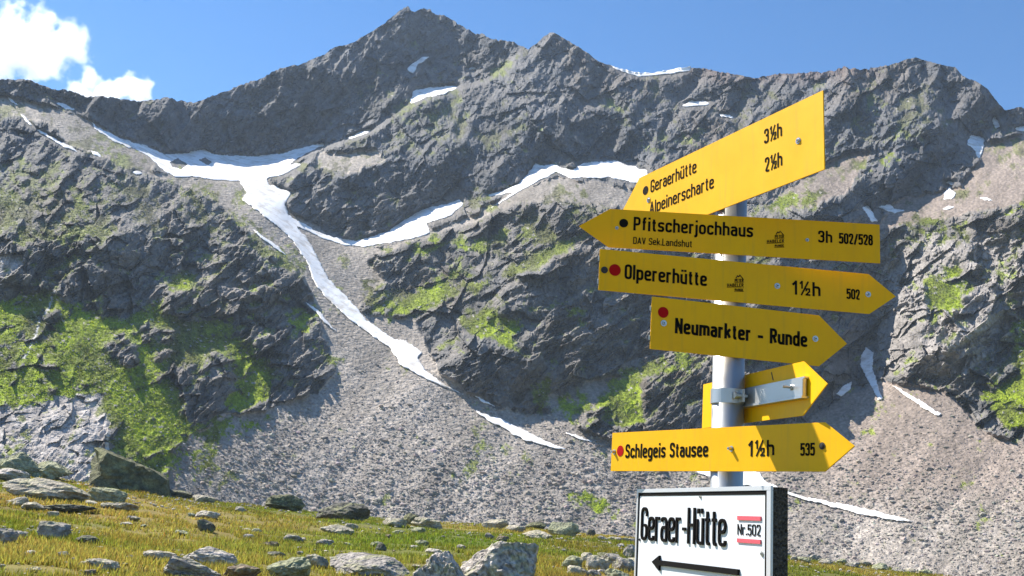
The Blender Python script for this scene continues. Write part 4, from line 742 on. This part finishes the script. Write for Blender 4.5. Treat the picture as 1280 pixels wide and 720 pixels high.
bobj('timber', plate_bm(rect(-hw + .002, hw + .001, -hh + .002, -.002), -.037, -.0030, .0015), M_WOOD, hut)
bobj('panel', plate_bm(rect(-hw + .006, hw - .006, -hh + .006, -.006), -.0026, 0), M_WHITE, hut)
for r4 in (rect(-hw, hw, -.0095, 0), rect(-hw, hw, -hh, -hh + .0095), rect(-hw, -hw + .0085, -hh + .0095, -.0095), rect(hw - .016, hw, -hh + .0095, -.0095)):
    bobj('frame', plate_bm(r4, -.0028, .0030, .0006), M_FRAME, hut)
for r4 in (rect(-hw + .0085, hw - .016, -.0175, -.0096), rect(-hw + .0085, -hw + .0140, -hh + .0096, -.0176), rect(hw - .0245, hw - .0161, -hh + .0096, -.0176)):
    bobj('border_line', plate_bm(r4, .0002, .0010), M_INK, hut)
text('lettering', 'Geraer-Hütte', -.281, .137, -.1275, .082, hut, .0022, .0020, .088)
text('lettering', 'Nr.502', .183, .272, -.1005, .0225, hut, .0010, .0008, .10)
for a, c in ((-.0702, -.0615), (-.1165, -.108)): bobj('stripe', plate_bm(rect(.184, .2745, a, c), .0002, .003), M_PINK, hut)
bobj('arrow', plate_bm([(-.2096, -.1775), (-.1705, -.1605), (-.1705, -.1715), (.1933, -.1712), (.1933, -.1835), (-.1700, -.1838), (-.1694, -.1960)], .0002, .006), M_INK, hut)
screw(.2782, -.1358, hut, .0035); screw(.02, -.0215, hut, .0025); screw(-.290, -.127, hut, .0025, m=M_DARK)

# ------------------------------------------------------------------ clouds over the left ridge
def cloud(name, label, puffs, dist_, dens, seed):
    """puffs: (column, row, radius) seen from the post; a box of scattering air with puffs of droplets"""
    pts = [np.array(rays(float(a), float(b_))) * dist_ + np.array([0, 0, EYE]) for a, b_, c in puffs]; rad = [c * dist_ / FPX for a, b_, c in puffs]
    lo = np.min([p - r_ * 1.35 for p, r_ in zip(pts, rad)], 0); hi = np.max([p + r_ * 1.35 for p, r_ in zip(pts, rad)], 0); ce = (lo + hi) / 2
    bm = bmesh.new()
    for p, r_ in zip(pts, rad):
        bmesh.ops.create_icosphere(bm, subdivisions=3, radius=r_ * 1.3, matrix=Matrix.Translation(Vector(p - ce)))
    m = bpy.data.materials.new('cloud_droplets'); m.use_nodes = True; N = m.node_tree.nodes; L = m.node_tree.links; N.clear()
    out = N.new('ShaderNodeOutputMaterial'); pv = N.new('ShaderNodeVolumePrincipled'); pv.inputs['Color'].default_value = (1, 1, 1, 1); pv.inputs['Anisotropy'].default_value = .55
    L.new(pv.outputs[0], out.inputs['Volume']); co = N.new('ShaderNodeTexCoord'); last = None
    for p, r_ in zip(pts, rad):
        vd = N.new('ShaderNodeVectorMath'); vd.operation = 'DISTANCE'; vd.inputs[1].default_value = tuple(p - ce); L.new(co.outputs['Object'], vd.inputs[0])
        mr = N.new('ShaderNodeMath'); mr.operation = 'MULTIPLY_ADD'; mr.inputs[1].default_value = -1 / r_; mr.inputs[2].default_value = 1; L.new(vd.outputs['Value'], mr.inputs[0])
        if last is None: last = mr
        else:
            mx = N.new('ShaderNodeMath'); mx.operation = 'MAXIMUM'; L.new(last.outputs[0], mx.inputs[0]); L.new(mr.outputs[0], mx.inputs[1]); last = mx
    no = N.new('ShaderNodeTexNoise'); no.inputs['Scale'].default_value = .020; no.inputs['Detail'].default_value = 9; no.inputs['Roughness'].default_value = .62; L.new(co.outputs['Object'], no.inputs['Vector'])
    ad = N.new('ShaderNodeMath'); ad.operation = 'MULTIPLY_ADD'; ad.inputs[1].default_value = 2.7; L.new(no.outputs['Fac'], ad.inputs[0]); L.new(last.outputs[0], ad.inputs[2])
    rm = N.new('ShaderNodeMapRange'); rm.inputs['From Min'].default_value = 1.48; rm.inputs['From Max'].default_value = 1.95; rm.inputs['To Min'].default_value = 0; rm.inputs['To Max'].default_value = dens
    L.new(ad.outputs[0], rm.inputs['Value']); L.new(rm.outputs[0], pv.inputs['Density'])
    # one closed hull: join the balls
    o = bobj(name, bm, m); o.location = ce
    md = o.modifiers.new('hull', 'REMESH'); md.mode = 'VOXEL'; md.voxel_size = min(rad) * .35
    return tag(o, label, 'cloud', 'white clouds over the left ridge')
cloud('cloud', 'larger white cumulus cloud at the upper left corner', [(-75,70,50),(-30,62,46),(15,55,44),(50,50,36),(80,55,30),(40,80,26),(0,85,26),(72,82,18)], 2600, .03, 1)
cloud('cloud', 'smaller white cloud low behind the left ridge', [(112,100,17),(98,112,16),(130,114,17),(152,112,16),(168,110,20),(178,122,16),(140,126,16),(110,124,14)], 2700, .04, 2)

# ------------------------------------------------------------------ thin mountain air
bm = bmesh.new(); bmesh.ops.create_cube(bm, size=1)
for v in bm.verts: v.co = (v.co.x * 2600, v.co.y * 2600, -9 if v.co.z < 0 else 520)
hz = bpy.data.materials.new('thin_haze'); hz.use_nodes = True; N = hz.node_tree.nodes; N.clear(); out = N.new('ShaderNodeOutputMaterial'); pv = N.new('ShaderNodeVolumePrincipled')
pv.inputs['Color'].default_value = (.62, .78, 1, 1); pv.inputs['Density'].default_value = .00017; pv.inputs['Anisotropy'].default_value = .2; hz.node_tree.links.new(pv.outputs[0], out.inputs['Volume'])
tag(bobj('haze', bm, hz), 'thin bluish haze in the valley air', 'haze', kind='stuff')
